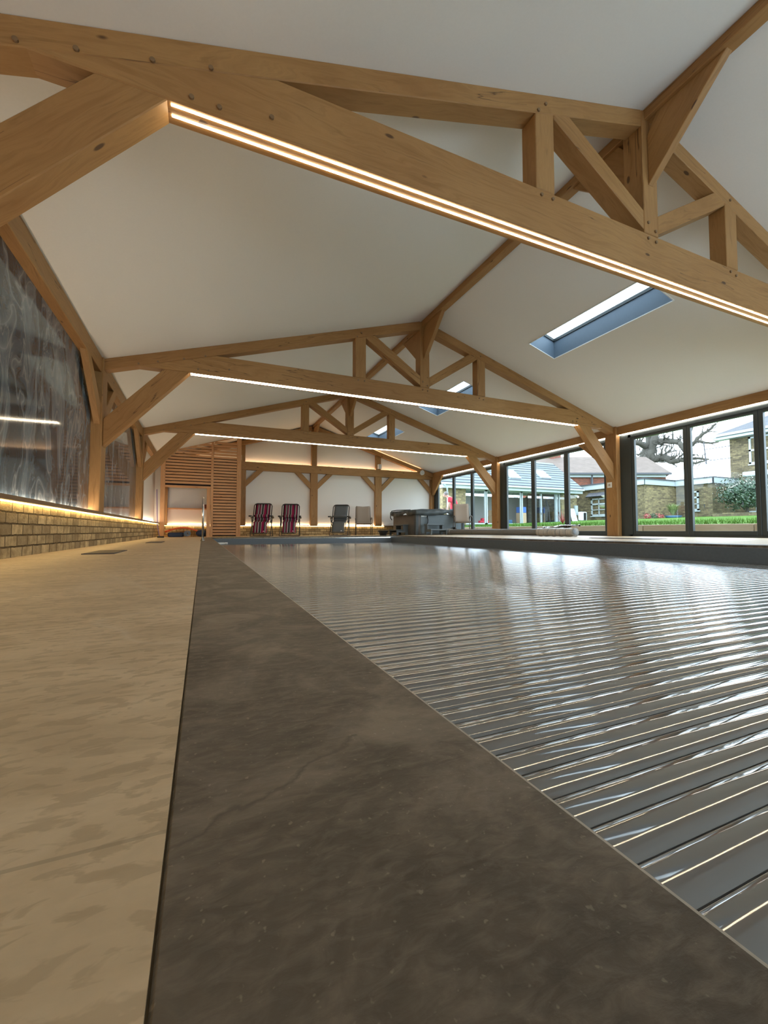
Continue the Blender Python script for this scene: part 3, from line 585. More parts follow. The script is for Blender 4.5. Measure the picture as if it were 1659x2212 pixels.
def armchair(lab, group):
    A = thing('sling_armchair', lab, 'chair', (0, 0, 0), group)
    MB().sheet(lambda u, v: (-.27+.54*u-.0*v, .17+.14*v+.03*math.sin(u*3.14), .44+.66*v+.02*abs(2*u-1)*v), 6, 8).build('backrest', TAN, A, solid=.014, smooth=True)
    MB().sheet(lambda u, v: (-.25+.5*u, .18-.44*v, .43+.03*v-.025*math.sin(v*3.14)), 6, 6).build('seat', TAN, A, solid=.02, smooth=True)
    for sx in (-1, 1):
        x = sx*.30
        MB().tube([(x, -.27, .012), (x, -.26, .56), (x, -.23, .63), (x, -.15, .655), (x, .10, .655), (x, .19, .62), (x*.95, .2, .55)], .015, 8).build('arm', BRONZE, A, smooth=True)
        MB().tube([(x, .26, .012), (x*.97, .19, .45), (x*.93, .25, .75), (x*.9, .325, 1.09)], .014, 8).build('rear_leg', BRONZE, A, smooth=True)
        MB().tube([(x, -.262, .45), (x, .19, .43)], .012, 8).build('rail', BRONZE, A)
    MB().tube([(-.30, -.262, .44), (.30, -.262, .44)], .012, 8).build('front_rail', BRONZE, A)
    return A
a1 = armchair('taupe sling armchair against the gable wall by the grey recliner', 'taupe sling armchairs')
a2 = copy_tree(a1, (8.53, 12.72, dz(8.5)), -.42, 'taupe sling armchair standing alone in front of the glazed doors', 'taupe sling armchairs')
place(a1, (5.6, 14.95, dz(5.6)), -.28)
# ------------------------------------------------------------------ hot tub
H = thing('hot_tub', 'square grey hot tub under a dark vinyl cover in the corner', 'hot tub', (7.9, 14.2, .04)); tz = .045
MB().box(6.93, 8.93, 13.23, 15.18, tz, .80).build('shell', TUB, H, bevel=.03)
MB().box(6.90, 7.02, 13.20, 13.36, tz, .81).build('corner_panel', TUBD, H, bevel=.03)
MB().box(8.84, 8.96, 13.20, 13.36, tz, .81).build('corner_panel', TUBD, H, bevel=.03)
MB().box(7.1, 8.8, 13.215, 13.24, .1, .78).build('front_panel', plain('spa_front', (.12, .15, .165), .5, 0, .15, 3), H, bevel=.01)
def cov(u, v):
    return (6.86+2.12*u, 13.15+2.1*v, .93+.03*math.sin(math.pi*min(1, u*1.3))+.01*math.sin(17*u+5*v)-.08*(max(0, .12-u)/.12)**2)
cvr = MB().sheet(cov, 20, 12).build('cover', COVERV, H, solid=.05, smooth=True)
s = MB()
def skirt(p, q, n=36, dip=.14):
    b = len(s.v)
    for i in range(n+1):
        t = i/n; x = p[0]+(q[0]-p[0])*t; y = p[1]+(q[1]-p[1])*t; wob = .018*math.sin(t*37)
        nx, ny = (q[1]-p[1]), -(q[0]-p[0]); L = math.hypot(nx, ny); low = .93-dip-.05*abs(math.sin(t*6.5))+.10*max(0, 1-abs(t-.62)*9)
        s.v.append((x, y, .95)); s.v.append((x+nx/L*wob, y+ny/L*wob, low))
        if i: s.f.append((b+2*i-2, b+2*i-1, b+2*i+1, b+2*i))
skirt((6.86, 15.2), (6.86, 13.16)); skirt((6.86, 13.15), (8.98, 13.15)); s.build('cover_skirt', COVERV, H, solid=.012, smooth=True)
MB().tube([(6.80, 15.0, .62), (6.74, 15.0, .70), (6.74, 15.0, .90), (6.80, 15.0, .97), (6.95, 14.9, 1.0), (7.2, 14.2, .99)], .018, 8).build('cover_lifter', BLACK, H, smooth=True)
MB().box(7.13, 7.27, 13.205, 13.216, .70, .745).build('control_label', WHITE, H); MB().box(7.30, 7.34, 13.205, 13.216, .70, .745).build('control_label', WHITE, H)
MB().tube([(7.36, 13.19, .74), (7.37, 13.15, .6), (7.36, 13.15, .5), (7.33, 13.17, .42)], .02, 8).build('strap', BLACK, H, smooth=True)
def steps(lab, x, y, rz, mat):
    s_ = thing('spa_steps', lab, 'steps', (0, 0, 0), 'steps for the hot tub')
    MB().box(-.34, .34, -.02, .22, .34, .385).build('tread', mat, s_, bevel=.012); MB().box(-.34, .34, -.28, -.03, .16, .205).build('tread', mat, s_, bevel=.012)
    for sx in (-1, 1): MB().prism([(.2, 0), (.2, .34), (-.0, .34), (-.0, .16), (-.26, .16), (-.26, 0), (-.18, 0), (-.18, .10), (.08, .10), (.08, 0)], 'YZ', sx*.30-.02, sx*.30+.02).build('side', mat, s_, bevel=.006)
    place(s_, (x, y, dz(x)+.001), rz); return s_
steps('dark grey two-tread step against the side of the hot tub', 6.62, 13.95, math.radians(-90), TUBD)
steps('pale grey two-tread step in front of the hot tub', 7.52, 12.90, .0, GREY)
s = MB().lathe([(0, 0), (.12, 0), (.15, .1), (.2, .16), (.2, .18), (.18, .18), (.13, .09), (0, .05)], (6.06, 14.15, dz(6.2)+.001), 20); tag(s.build('round_tub', BLACK, smooth=True), 'black round tub on the deck near the dark step', 'tub')
s = MB().box(8.5, 8.68, 14.2, 14.4, .99, 1.06); tag(s.build('folded_towel', PINKM, bevel=.02), 'folded pink towel on top of the hot tub cover', 'towel')
# ------------------------------------------------------------------ wrapped rolls on the deck
RL = thing('wrapped_roll', 'long grey tube roll with striped film-wrapped ends lying on deck', 'roll', (8.0, 10.2, .06)); rr = .10
def rx_(y): return 8.0+.05*(13.1-y)/5.7
def rz_(y): return dz(rx_(y))+rr+.002
segs = [12.8, 11.3, 9.9, 8.35]
for a, b in zip(segs, segs[1:]): MB().tube([(rx_(a), a, rz_(a)), (rx_(a), a-.03, rz_(a)), (rx_(b), b+.03, rz_(b)), (rx_(b), b+.006, rz_(b))], [.085, rr*.94, rr*.94, .085], 20).build('roll_section', plain('grey_roll', (.17, .175, .18), .5, 0, .06), RL, smooth=False)
def wrap(a, b, lab):
    pts = [(rx_(a+(b-a)*t), a+(b-a)*t, rz_(a)+.004) for t in [i/14 for i in range(15)]]
    MB().tube(pts, [rr*(1.02+.06*math.sin(i*2.3)) for i in range(15)], 22).build(lab, ROLLW, RL, smooth=True)
wrap(8.5, 7.32, 'film_wrap'); wrap(13.05, 12.6, 'film_wrap')
s = MB()
for k in range(16):
    a = 2*math.pi*k/16; r_ = .10+.012*(k % 2)
    s.v.append((rx_(7.3)+r_*math.cos(a), 7.33, rz_(7.3)+r_*math.sin(a)))
s.v.append((rx_(7.3), 7.37, rz_(7.3))); s.f += [(k, (k+1) % 16, 16) for k in range(16)]; s.build('film_end', WHITE, RL)
MB().sheet(lambda u, v: (8.0+.12*math.sin(3*u)+.1*v, 8.3-1.15*u+.1*v, .27+.05*u+.03*math.sin(9*u+4*v)+.03*v), 16, 5).build('loose_film', WRAP, RL, solid=.004, smooth=True)
MB().sheet(lambda u, v: (8.03+.16*v, 12.9-.5*u, .22+.07*math.sin(5*u)+.05*v), 10, 4).build('loose_film', WRAP, RL, solid=.004, smooth=True)
# ================================================================== the garden
def lz(x): return .36+.042*(x-10.62)
s = MB(); s.box(9.35, 10.5, -6, 30, -.1, .03); struct(s.build('ground', STONE))
GN = struct(MB().add([(10.6, -10, lz(10.6)), (60, -10, lz(34)), (60, 60, lz(34)), (10.6, 60, lz(10.6)), (34, -10, lz(34)), (34, 60, lz(34))], [(0, 4, 5, 3), (4, 1, 2, 5)]).build('ground', GRASS))
ya = 2.6
for nm in ('first', 'second', 'third', 'fourth', 'fifth', 'sixth', 'seventh'):
    tag(MB().box(10.5, 10.6, ya+.006, ya+2.394, .03, .355).build('timber_sleeper', SLEEPER, axis=(0, 1, 0), bevel=.01), 'pale timber sleeper edging the lawn, %s in the row counted from the camera' % nm, 'sleeper', 'sleepers edging the lawn'); ya += 2.4
s = MB()
for k in range(9000):
    x = 10.6+random.random()**1.8*5; yv = random.uniform(1.5, 19); h_ = random.uniform(.05, .11); a = random.uniform(0, 6.28); z = lz(x)
    s.add([(x-.006*math.cos(a), yv-.006*math.sin(a), z), (x+.006*math.cos(a), yv+.006*math.sin(a), z), (x+random.uniform(-.03, .03), yv+random.uniform(-.03, .03), z+h_)], [(0, 1, 2)])
o = s.build('lawn_blades', GRASS); o['kind'] = 'stuff'; o['label'] = 'green grass blades along the lawn edge above the sleepers'; o['category'] = 'grass'
# ---- annex with slate roof
AN = thing('garden_annex', 'single-storey yellow brick annex with pale slate roof and white doors', 'building', (16.8, 19.2, .5)); AX0, AX1, AY0, AY1 = 11.65, 21.25, 19.2, 23.4
s = MB(); s.box(AX0, 13.1, AY0, AY0+.3, .3, 2.55); s.box(20.0, AX1, AY0, AY0+.3, .3, 2.55); s.box(13.1, 20.0, AY0, AY0+.3, 2.48, 2.55); s.box(AX0, AX0+.3, AY0+.3, AY1, .3, 2.55); s.box(AX1-.3, AX1, AY0+.3, AY1, .3, 2.55)
s.prism([(AY0, 2.5), (AY1, 2.5), (21.3, 4.5)], 'YZ', AX1-.3, AX1); s.build('brickwork', BRICK_Y, AN, off=(0, 0))
MB().box(AX0+.3, AX1-.3, 23.2, 23.3, .3, 2.5).build('back_wall', plain('room_wall', (.62, .60, .57)), AN); MB().box(AX0+.3, AX1-.3, AY0, 23.2, .45, .52).build('room_floor', DARKIN, AN)
s = MB(); e = .35; zt = 4.67; ze = 2.74
s.add([(AX0-.3, AY0-e, ze), (AX1+.2, AY0-e, ze), (AX1+.2, 21.3, zt), (AX0-.3, 21.3, zt), (AX0-.3, AY1+e, ze), (AX1+.2, AY1+e, ze)], [(0, 1, 2, 3), (3, 2, 5, 4)]); s.build('roof', SLATE, AN, axis=(0, .86, .5), solid=.06)
for k in range(11):
    t0 = k/11; y_ = AY0-e+(21.3-AY0+e)*t0; z_ = ze+(zt-ze)*t0+.045; MB().bar((AX0-.3, y_, z_), (AX1+.2, y_, z_), .03, .035).build('slate_course', LEAD, AN)
MB().box(AX0-.3, AX1+.2, AY0-e-.1, AY0-e, 2.62, 2.73).build('gutter', UPVC, AN, bevel=.02); MB().box(AX0-.2, AX1+.15, AY0-e+.02, AY0, 2.46, 2.62).build('fascia', UPVC, AN)
MB().tube([(AX0-.15, AY0-.4, 2.65), (AX0+.1, AY0-.3, 2.45), (AX0+.25, AY0-.08, 2.25), (AX0+.25, AY0-.06, .6)], .045, 8).build('downpipe', UPVC, AN)
for xc, a in ((16.7, .58), (19.2, .77)):
    M_ = Matrix.Translation((xc, AY0-e+a+.35, ze+(a+.35)*(zt-ze)/(21.3-AY0+e))) @ Matrix.Rotation(math.atan2(zt-ze, 21.3-AY0+e), 4, 'X')
    rw = MB().box(-.40, .40, -.45, .45, .03, .11, M_).build('roof_window', UPVC, AN); MB().box(-.33, .33, -.38, .38, .11, .125, M_).build('pane', HGLASS, rw)
    rw.parent = AN
def upvc(x0, x1, lab, parent, opened=False):
    f = MB(); y = AY0+.1; t = .07; z0, z1 = .56, 2.48
    f.box(x0, x0+t, y, y+.07, z0, z1); f.box(x1-t, x1, y, y+.07, z0, z1); f.box(x0, x1, y, y+.07, z1-t, z1); f.box(x0, x1, y, y+.07, z0, z0+t)
    fo = f.build('door_frame', UPVC, parent)
    if not opened: MB().box(x0+t, x1-t, y+.03, y+.04, z0+t, z1-t).build('pane', HGLASS, fo)
for a, b, op in ((13.1, 14.5, 0), (14.55, 15.9, 0), (15.9, 17.0, 0), (17.05, 18.5, 0), (18.5, 20.0, 1)): upvc(a, b, '', AN, op)
MB().box(19.72, 19.92, AY0+.2, AY0+.3, .56, 2.42).build('open_door', UPVC, AN)
# things seen inside and against the annex
for (x, y, sx, sz, z0, mat, nm, lab, cat) in (
    (16.0, 20.6, .5, .55, .52, CARD, 'cardboard_box', 'brown cardboard box on the annex floor behind the glass', 'box'),
    (16.0, 20.6, .42, .35, 1.075, CARD, 'cardboard_box', 'open cardboard box stacked on another in the annex', 'box'),
    (16.6, 20.1, .5, .32, .52, BLUE, 'storage_crate', 'blue storage crate standing inside the annex', 'crate'),
    (17.6, 20.0, .45, .75, .52, CARD, 'laundry_basket', 'pale basket behind the annex door glass', 'basket'),
    (17.6, 20.0, .42, .35, 1.275, BLUEP, 'blue_tub', 'bright blue tub on top of the pale basket', 'tub')):
    tag(MB().box(x-sx/2, x+sx/2, y-.2, y+.2, z0, z0+sz).build(nm, mat, bevel=.02), lab, cat)
X_ = thing('exercise_machine', 'black exercise machine inside the open annex doorway', 'exercise machine', (19.2, 20.0, .52))
MB().box(18.9, 19.6, 19.5, 21.0, .53, .75).build('deck', BLACK, X_, bevel=.05)
for x in (18.95, 19.55): MB().tube([(x, 19.7, .7), (x, 19.8, 1.5), (x, 20.0, 2.1)], .05, 8).build('upright', BLACK, X_)
MB().box(18.9, 19.6, 19.78, 19.9, 1.4, 1.7).build('console', BLACK, X_, bevel=.03); MB().box(18.85, 19.2, 19.45, 19.7, .76, 1.5).build('weight_stack', BLACK, X_, bevel=.03)
T_ = thing('toy_car', 'small red toy car on the annex floor behind the glass', 'toy car', (14.8, 19.9, .52)); MB().box(14.45, 15.05, 19.75, 20.0, .60, .78).build('body', RED, T_, bevel=.05); MB().box(14.6, 14.9, 19.78, 19.97, .78, .92).build('cabin', RED, T_, bevel=.04)
for x in (14.55, 14.95): MB().tube([(x, 19.74, .61), (x, 20.01, .61)], .07, 12).build('wheel', BLACK, T_)
o = MB().sheet(lambda u, v: (20.5+.45*u, 18.85+.28*v, .70+.85*v), 4, 4).build('leaning_panel', PRINT, solid=.03); tag(o, 'white picture panel leaning on the annex brickwork', 'panel')
tag(MB().box(20.98, 21.24, 19.1, 19.19, 1.15, 1.75).build('meter_box', plain('grey_meter_box', (.32, .36, .38))), 'grey meter box on the corner of the annex', 'meter box')
o = thing('covered_trolley', 'black and white covered trolley by the annex corner', 'trolley', (21.4, 18.9, .8)); MB().box(21.1, 21.6, 18.75, 19.0, .82, 1.35).build('cover', WHITE, o, bevel=.05); MB().box(21.3, 21.5, 18.72, 18.76, .85, 1.3).build('panel', BLACK, o)
o = thing('security_camera', 'white security camera under the annex gutter', 'camera', (21.6, 19.1, 2.4)); MB().tube([(21.1, 19.18, 2.38), (21.1, 19.05, 2.34)], .05, 10).build('mount', WHITE, o); MB().tube([(21.1, 19.08, 2.33), (21.05, 18.9, 2.26)], .065, 12).build('housing', WHITE, o)
o = tag(MB().box(20.28, 20.42, 19.14, 19.2, 1.75, 2.0).build('wall_lamp', WHITE, bevel=.03), 'white lamp fixed on the annex wall by the open door', 'lamp')
# ---- flat-roofed yellow brick wing with stepped walls
FW = thing('garage_wing', 'low yellow brick wing with flat roof and white fascia boards', 'building', (25, 17, .9)); zf = 2.86
cp = [(23.0, 21.2), (23.0, 16.1), (25.7, 16.1), (25.7, 14.07), (27.8, 14.07)]
MB().prism(cp+[(27.8, 21.2)], 'XY', .3, zf).build('brickwork', BRICK_Y2, FW, off=(0, 0)); MB().box(23.02, 25.69, 16.06, 16.1, .3, zf).build('lit_brick_face', BRICK_Y, FW, off=(0, 0))  # lighter brick over this one wall paints it as the lit face
s = MB()
for (a, b), (c, d) in zip(cp, cp[1:]):
    L = Vector((c-a, d-b, 0)).normalized(); N = Vector((L.y, -L.x, 0))*-1; N = N if (N.x+N.y) < 0 else -N
    s.bar((a+N.x*.12-L.x*.15, b+N.y*.12-L.y*.15, zf+.12), (c+N.x*.12+L.x*.15, d+N.y*.12+L.y*.15, zf+.12), .06, .32)
s.build('fascia', UPVC, FW)
MB().prism([(22.8, 21.2), (22.8, 15.9), (25.5, 15.9), (25.5, 13.9), (27.8, 13.9), (27.8, 21.2)], 'XY', zf+.26, zf+.32).build('flat_roof', LEAD, FW)
def cottage(parent, p, q, z0, z1, nx=2, nz=3):
    """white casement with glazing bars on a wall running from p to q"""
    p, q = Vector(p), Vector(q); d = (q-p); L = d.length; d.normalize(); n = Vector((-abs(d.y), -abs(d.x), 0)); n.normalize()
    f = MB(); o = n*.03
    def b(s0, s1, za, zb): f.bar(p+d*s0+o+Vector((0, 0, (za+zb)/2)), p+d*s1+o+Vector((0, 0, (za+zb)/2)), .06, zb-za)
    t = .09; b(0, L, z0, z0+t); b(0, L, z1-t, z1); b(0, t, z0, z1); b(L-t, L, z0, z1)
    for i in range(1, nx*2): b(L*i/(nx*2)-(.05 if i % 2 == 0 else .02), L*i/(nx*2)+(.05 if i % 2 == 0 else .02), z0, z1)
    for i in range(1, nz): b(0, L, z0+(z1-z0)*i/nz-(.05 if i == nz-1 else .02), z0+(z1-z0)*i/nz+(.05 if i == nz-1 else .02))
    b(-.06, L+.06, z0-.07, z0)
    fr = f.build('window', UPVC, parent)
    g = MB(); a0, a1 = p+n*.012, q+n*.012; g.add([(a0.x, a0.y, z0), (a1.x, a1.y, z0), (a1.x, a1.y, z1), (a0.x, a0.y, z1)], [(0, 1, 2, 3)]); g.build('pane', plain('dark_pane', (.03, .04, .045), .25), fr)
cottage(FW, (22.99, 17.3, 0), (22.99, 19.6, 0), 1.15, 2.25, 2, 3)
MB().add([(22.7, 17.1, 2.35), (22.7, 19.8, 2.35), (23, 19.8, 2.6), (23, 17.1, 2.6)], [(0, 1, 2, 3)]).build('window_hood', TILED, FW, solid=.06)
cottage(FW, (25.69, 14.75, 0), (25.69, 15.4, 0), 1.35, 2.45, 1, 3)
# ---- two-storey house
MH = thing('brick_house', 'two-storey yellow brick house with dark tiled roof and white windows', 'building', (31, 10, 1)); HX = 27.9
MB().box(HX, 38, 2, 14.3, .3, 5.75).build('brickwork', BRICK_Y2, MH, off=(0, 0))
MB().add([(HX-.5, 14.9, 5.72), (HX-.5, 1.4, 5.72), (HX+4.6, 6, 8.3), (HX+4.6, 10, 8.3), (39, 14.9, 5.72), (39, 1.4, 5.72)], [(0, 1, 2, 3), (0, 3, 4), (1, 5, 2), (3, 2, 5, 4)]).build('roof', TILED, MH, axis=(.9, 0, .45), solid=.1)
MB().box(HX-.6, HX-.5, 1.4, 15.0, 5.62, 5.76).build('gutter', UPVC, MH); MB().box(HX-.5, HX, 1.4, 14.9, 5.45, 5.60).build('soffit', UPVC, MH)
cottage(MH, (HX, 12.05, 0), (HX, 13.35, 0), 3.9, 5.4, 1, 2); cottage(MH, (HX, 9.6, 0), (HX, 11.4, 0), 3.9, 5.4, 1, 2)
MB().box(HX-.7, HX, 2, 13.4, 3.15, 3.42).build('canopy', UPVC, MH, bevel=.05)
cottage(MH, (HX, 11.6, 0), (HX, 13.6, 0), 1.2, 2.1, 2, 2)
o = thing('roof_aerial', 'thin aerial frame on the corner of the brick house', 'aerial', (HX, 14.3, 5)); s = MB(); s.tube([(HX-.1, 15.6, 5.55), (HX-.1, 15.5, 4.2)], .03, 6); s.tube([(HX, 14.3, 5.1), (HX-.1, 15.55, 5.1)], .02, 6); s.tube([(HX, 14.3, 4.4), (HX-.1, 15.5, 4.4)], .02, 6); s.build('bracket', LEAD, o)
# ---- red brick house farther off
RH = thing('red_house', 'distant red brick house with brown tiled roof and dark gutters', 'building', wp(1330, 1100, 38)); 
def Q(u, d, z): v = wp(u, 1106, d); return (v.x, v.y, z)
s = MB(); s.add([Q(1130, 38, 0), Q(1441, 38, 0), Q(1441, 38, 5.35), Q(1130, 38, 5.35), Q(1135, 45, 0), Q(1430, 45, 0), Q(1430, 45, 5.35), Q(1135, 45, 5.35)], [(0,1,2,3),(1,5,6,2),(4,7,6,5),(0,3,7,4)]); s.build('brickwork', BRICK_R, RH, off=(0, 0))
s = MB(); s.add([Q(1120, 37.6, 5.35), Q(1452, 37.6, 5.35), Q(1398, 41.5, 7.45), Q(1120, 41.5, 7.45), Q(1420, 45.5, 5.35), Q(1120, 45.5, 5.35)], [(0, 1, 2, 3), (1, 4, 2), (3, 2, 4, 5)]); s.build('roof', TILE, RH, axis=(.35, .8, .5), solid=.1)
s = MB(); s.bar(Q(1120, 37.55, 5.3), Q(1453, 37.55, 5.3), .14, .16); s.build('gutter', LEAD, RH)
s = MB(); s.bar(Q(1120, 37.8, 5.12), Q(1441, 37.8, 5.12), .06, .22); s.build('fascia', UPVC, RH)
s = MB(); s.bar(Q(1280, 37.8, 5.2), Q(1280, 37.8, .5), .14, .14); s.build('downpipe', LEAD, RH)
c_ = Q(1197, 41.5, 6.6); MB().box(c_[0]-.6, c_[0]+.6, c_[1]-.4, c_[1]+.4, 6.4, 8.3).build('chimney', BRICK_R, RH, off=(0, 0))
# ---- bare oak
TR = thing('bare_oak', 'large bare oak tree with twisting branches behind the low roofs', 'tree', wp(1396, 1130, 46)); s = MB()
def Z(p, d): return wp(1320+p[0]/4.894, 850+p[1]/4.894, d)
def limb(pts, r0, r1, d0, d1, tw=5):
    P_ = []; n = len(pts)
    for i in range(n-1):
        for k in range(3):
            t = (i+k/3)/(n-1); a = Z(pts[i], d0+(d1-d0)*t); b = Z(pts[i+1], d0+(d1-d0)*t); P_.append(a.lerp(b, k/3)+Vector((random.uniform(-.06, .06), random.uniform(-.06, .06), random.uniform(-.06, .06)))*min(1, r0*3))
    P_.append(Z(pts[-1], d1)); m_ = len(P_)
    s.tube(P_, [r0+(r1-r0)*i/(m_-1) for i in range(m_)], 8)
    for i in range(2, m_):
        for q in range(tw if i % 2 == 0 else tw//2):
            twig(P_[i], (P_[i]-P_[i-1]).normalized(), max(.02, (r0+(r1-r0)*i/m_)*.35), random.uniform(.6, 1.6), 2)
def twig(p, d, r, L, dep):
    dd = (d+Vector((random.uniform(-1, 1), random.uniform(-1, 1), random.uniform(-.7, 1.1)))).normalized(); pts = [p]; 
    for k in range(4):
        dd = (dd+Vector((random.uniform(-.5, .5), random.uniform(-.5, .5), random.uniform(-.3, .5)))).normalized(); pts.append(pts[-1]+dd*L/4)
    s.tube(pts, [r*(1-.18*k) for k in range(5)], 4)
    if dep > 0:
        for k in (2, 4): twig(pts[k], dd, r*.5, L*.6, dep-1)
limb([(345, 1000), (345, 690), (410, 560), (425, 470), (400, 330), (430, 150)], .62, .42, 46, 46, 1)
limb([(345, 1000), (350, 720), (440, 600), (450, 500), (480, 380), (560, 200)], .45, .30, 45.5, 45, 1)
limb([(400, 570), (320, 535), (230, 505), (120, 520), (0, 470)], .34, .16, 46, 44, 3)
limb([(420, 520), (520, 505), (620, 500), (720, 520)], .38, .26, 46, 43, 3)
limb([(720, 520), (770, 600), (860, 540), (900, 500), (960, 430), (1030, 395), (1110, 320)], .24, .10, 43, 41, 1)
limb([(900, 500), (970, 515), (1050, 525), (1140, 510)], .15, .07, 42, 41, 1)
limb([(1050, 525), (1100, 547)], .05, .03, 41.4, 41, 0); limb([(1000, 410), (1060, 400), (1130, 405)], .06, .03, 41.4, 41, 1)
limb([(400, 620), (455, 705), (530, 665), (590, 690), (650, 725), (720, 705)], .42, .26, 45.5, 43, 2)
limb([(720, 705), (820, 685), (950, 690), (1035, 695)], .19, .08, 43, 42, 1); limb([(720, 700), (820, 722), (900, 738), (1010, 700)], .19, .07, 43, 42, 1)
limb([(590, 560), (570, 600), (590, 630), (700, 600)], .10, .05, 44, 43, 1); limb([(820, 440), (850, 390), (880, 300)], .12, .07, 42.5, 42, 1)
limb([(330, 620), (290, 650), (260, 640)], .12, .05, 45, 45, 2); limb([(970, 690), (965, 650), (1020, 635)], .05, .03, 42.3, 42, 0); limb([(820, 640), (885, 650)], .12, .08, 43, 43, 0)
s.build('branches', BARK, TR, smooth=True)
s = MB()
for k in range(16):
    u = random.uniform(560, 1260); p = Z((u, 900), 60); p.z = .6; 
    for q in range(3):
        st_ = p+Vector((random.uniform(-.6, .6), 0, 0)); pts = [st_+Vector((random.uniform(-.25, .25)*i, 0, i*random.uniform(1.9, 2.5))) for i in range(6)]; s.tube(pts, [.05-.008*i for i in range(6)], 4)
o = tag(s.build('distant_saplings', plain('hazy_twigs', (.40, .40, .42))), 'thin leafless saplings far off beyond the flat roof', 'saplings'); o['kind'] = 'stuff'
# ---- shrubs
def leaves(c, rx, ry, rz, n, sz, parent, mat, name='foliage', shell=.75):
    s = MB()
    for k in range(n):
        d = Vector((random.gauss(0, 1), random.gauss(0, 1), random.gauss(0, 1))).normalized(); r_ = random.uniform(shell, 1)*(1+.16*math.sin(5*d.x+3)+.12*math.sin(7*d.z+4*d.y))
        p = Vector(c)+Vector((d.x*rx, d.y*ry, d.z*rz))*r_; a = (d+Vector((random.uniform(-.8, .8), random.uniform(-.8, .8), random.uniform(-.8, .8)))).normalized(); t = a.orthogonal().normalized(); b = a.cross(t); q = random.uniform(.6, 1.3)*sz
        s.add([p-t*q, p-b*q*.4, p+t*q, p+b*q*.4], [(0, 1, 2, 3)])
    return s.build(name, mat, parent)
c0 = wp(1612, 1066, 21); SHR = thing('flowering_shrub', 'round dark evergreen shrub with cream blossom before the brick house', 'shrub', (c0.x, c0.y, 1.2))
leaves(c0, 1.15, 1.15, .78, 3600, .085, SHR, LEAF, shell=.45); leaves(c0+Vector((0, 0, .12)), 1.2, 1.2, .74, 420, .04, SHR, BLOOM, 'blossom', .9)
MB().tube([(c0.x, c0.y, .8), (c0.x+.05, c0.y, 1.2), (c0.x, c0.y, 1.7)], [.09, .07, .05], 8).build('trunk', BARK, SHR)
b0 = wp(1540, 1112, 21.5); b1 = wp(1700, 1112, 19.5); s = MB(); s.bar((b0.x, b0.y, .92), (b1.x, b1.y, .92), .22, .36); tag(s.build('raised_bed_wall', BRICK_Y2), 'low brick wall of the raised bed under the flowering shrub', 'garden wall')
c1 = wp(1454, 1100, 23.5); PL = thing('potted_grass', 'spiky yellow green plant in a wide blue pot by the brick wing', 'plant', (c1.x, c1.y, .85)); s = MB()
for k in range(260):
    a = random.uniform(0, 6.28); L = random.uniform(.35, .75); q = random.uniform(.1, .45); b = Vector((c1.x, c1.y, 1.02)); e = b+Vector((math.cos(a)*q, math.sin(a)*q, L)); m_ = b.lerp(e, .5)+Vector((0, 0, .12)); t = Vector((-math.sin(a), math.cos(a), 0))*.018
    s.add([b-t, b+t, m_+t, m_-t, e], [(0, 1, 2, 3), (3, 2, 4)])
s.build('leaves', LEAF2, PL); MB().lathe([(.0, 0), (.30, 0), (.36, .1), (.42, .2), (.38, .2), (.0, .16)], (c1.x, c1.y, .84), 18).build('pot', BLUE, PL, smooth=True)
for u, mt, lab in ((1398, REDLEAF, 'small red-leaved plant at the foot of the brick wing'), (1412, LEAF, 'small green plant at the foot of the brick wing'), (1425, REDLEAF, 'small red-leaved plant beside the blue pot')):
    c = wp(u, 1115, 23.5); t_ = thing('border_plant', lab, 'plant', (c.x, c.y, .85), 'small plants in the border'); leaves((c.x, c.y, 1.0), .2, .2, .16, 130, .05, t_, mt)
c2 = wp(1216, 1130, 14.6); s = MB()
for k in range(22):
    a = random.uniform(0, 6.28); L = random.uniform(.3, .6); q = random.uniform(.05, .35); b = Vector((c2.x, c2.y, .45)); e = b+Vector((math.cos(a)*q, math.sin(a)*q, L)); t = Vector((-math.sin(a), math.cos(a), 0))*.014; s.add([b-t, b+t, e], [(0, 1, 2)])
t_ = thing('red_flax', 'spiky red flax plant at the lawn edge before the annex', 'plant', (c2.x, c2.y, .43)); s.build('leaves', REDLEAF, t_)
c3 = wp(1318, 1120, 19.5); t_ = thing('stone_fountain', 'cream two-bowl stone fountain on the lawn before the casement window', 'fountain', (c3.x, c3.y, .7)); 
MB().lathe([(0, 0), (.22, 0), (.12, .12), (.09, .6), (.16, .66), (.09, .7), (.07, 1.0), (.0, 1.1)], (c3.x, c3.y, .75), 16).build('column', STONE, t_, smooth=True)
for z_, r_ in ((1.32, .5), (1.78, .36)): MB().lathe([(.05, -.1), (r_*.7, -.03), (r_, .06), (r_-.03, .06), (.05, -.02)], (c3.x, c3.y, z_), 20).build('bowl', STONE, t_, smooth=True)
# ------------------------------------------------------------------ the person outside
pc = wp(977, 1100, 18.9); PB = Vector((pc.x, pc.y, .05)); r_ = Vector((rgt.x, rgt.y, 0)).normalized(); f_ = Vector((fwd.x, fwd.y, 0)).normalized()
PE = thing('person', 'person in a red t-shirt and jeans bending forward outside the doors', 'person', PB)
def skin_mesh(name, V, E, rad, mat, parent, sub=2):
    me = bpy.data.meshes.new(name); me.from_pydata([tuple(v-parent.location) for v in V], E, []); me.materials.append(mat)
    o = bpy.data.objects.new(name, me); C.objects.link(o); o.parent = parent
    md = o.modifiers.new('skin', 'SKIN'); md.use_smooth_shade = True
    for i, r in enumerate(rad): me.skin_vertices[0].data[i].radius = (r, r)
    me.skin_vertices[0].data[0].use_root = True
    sm = o.modifiers.new('sub', 'SUBSURF'); sm.levels = sub; sm.render_levels = sub; return o
def Pp(a, b, z): return PB+r_*a+f_*b+Vector((0, 0, z))     # a: to the photo's right, b: away
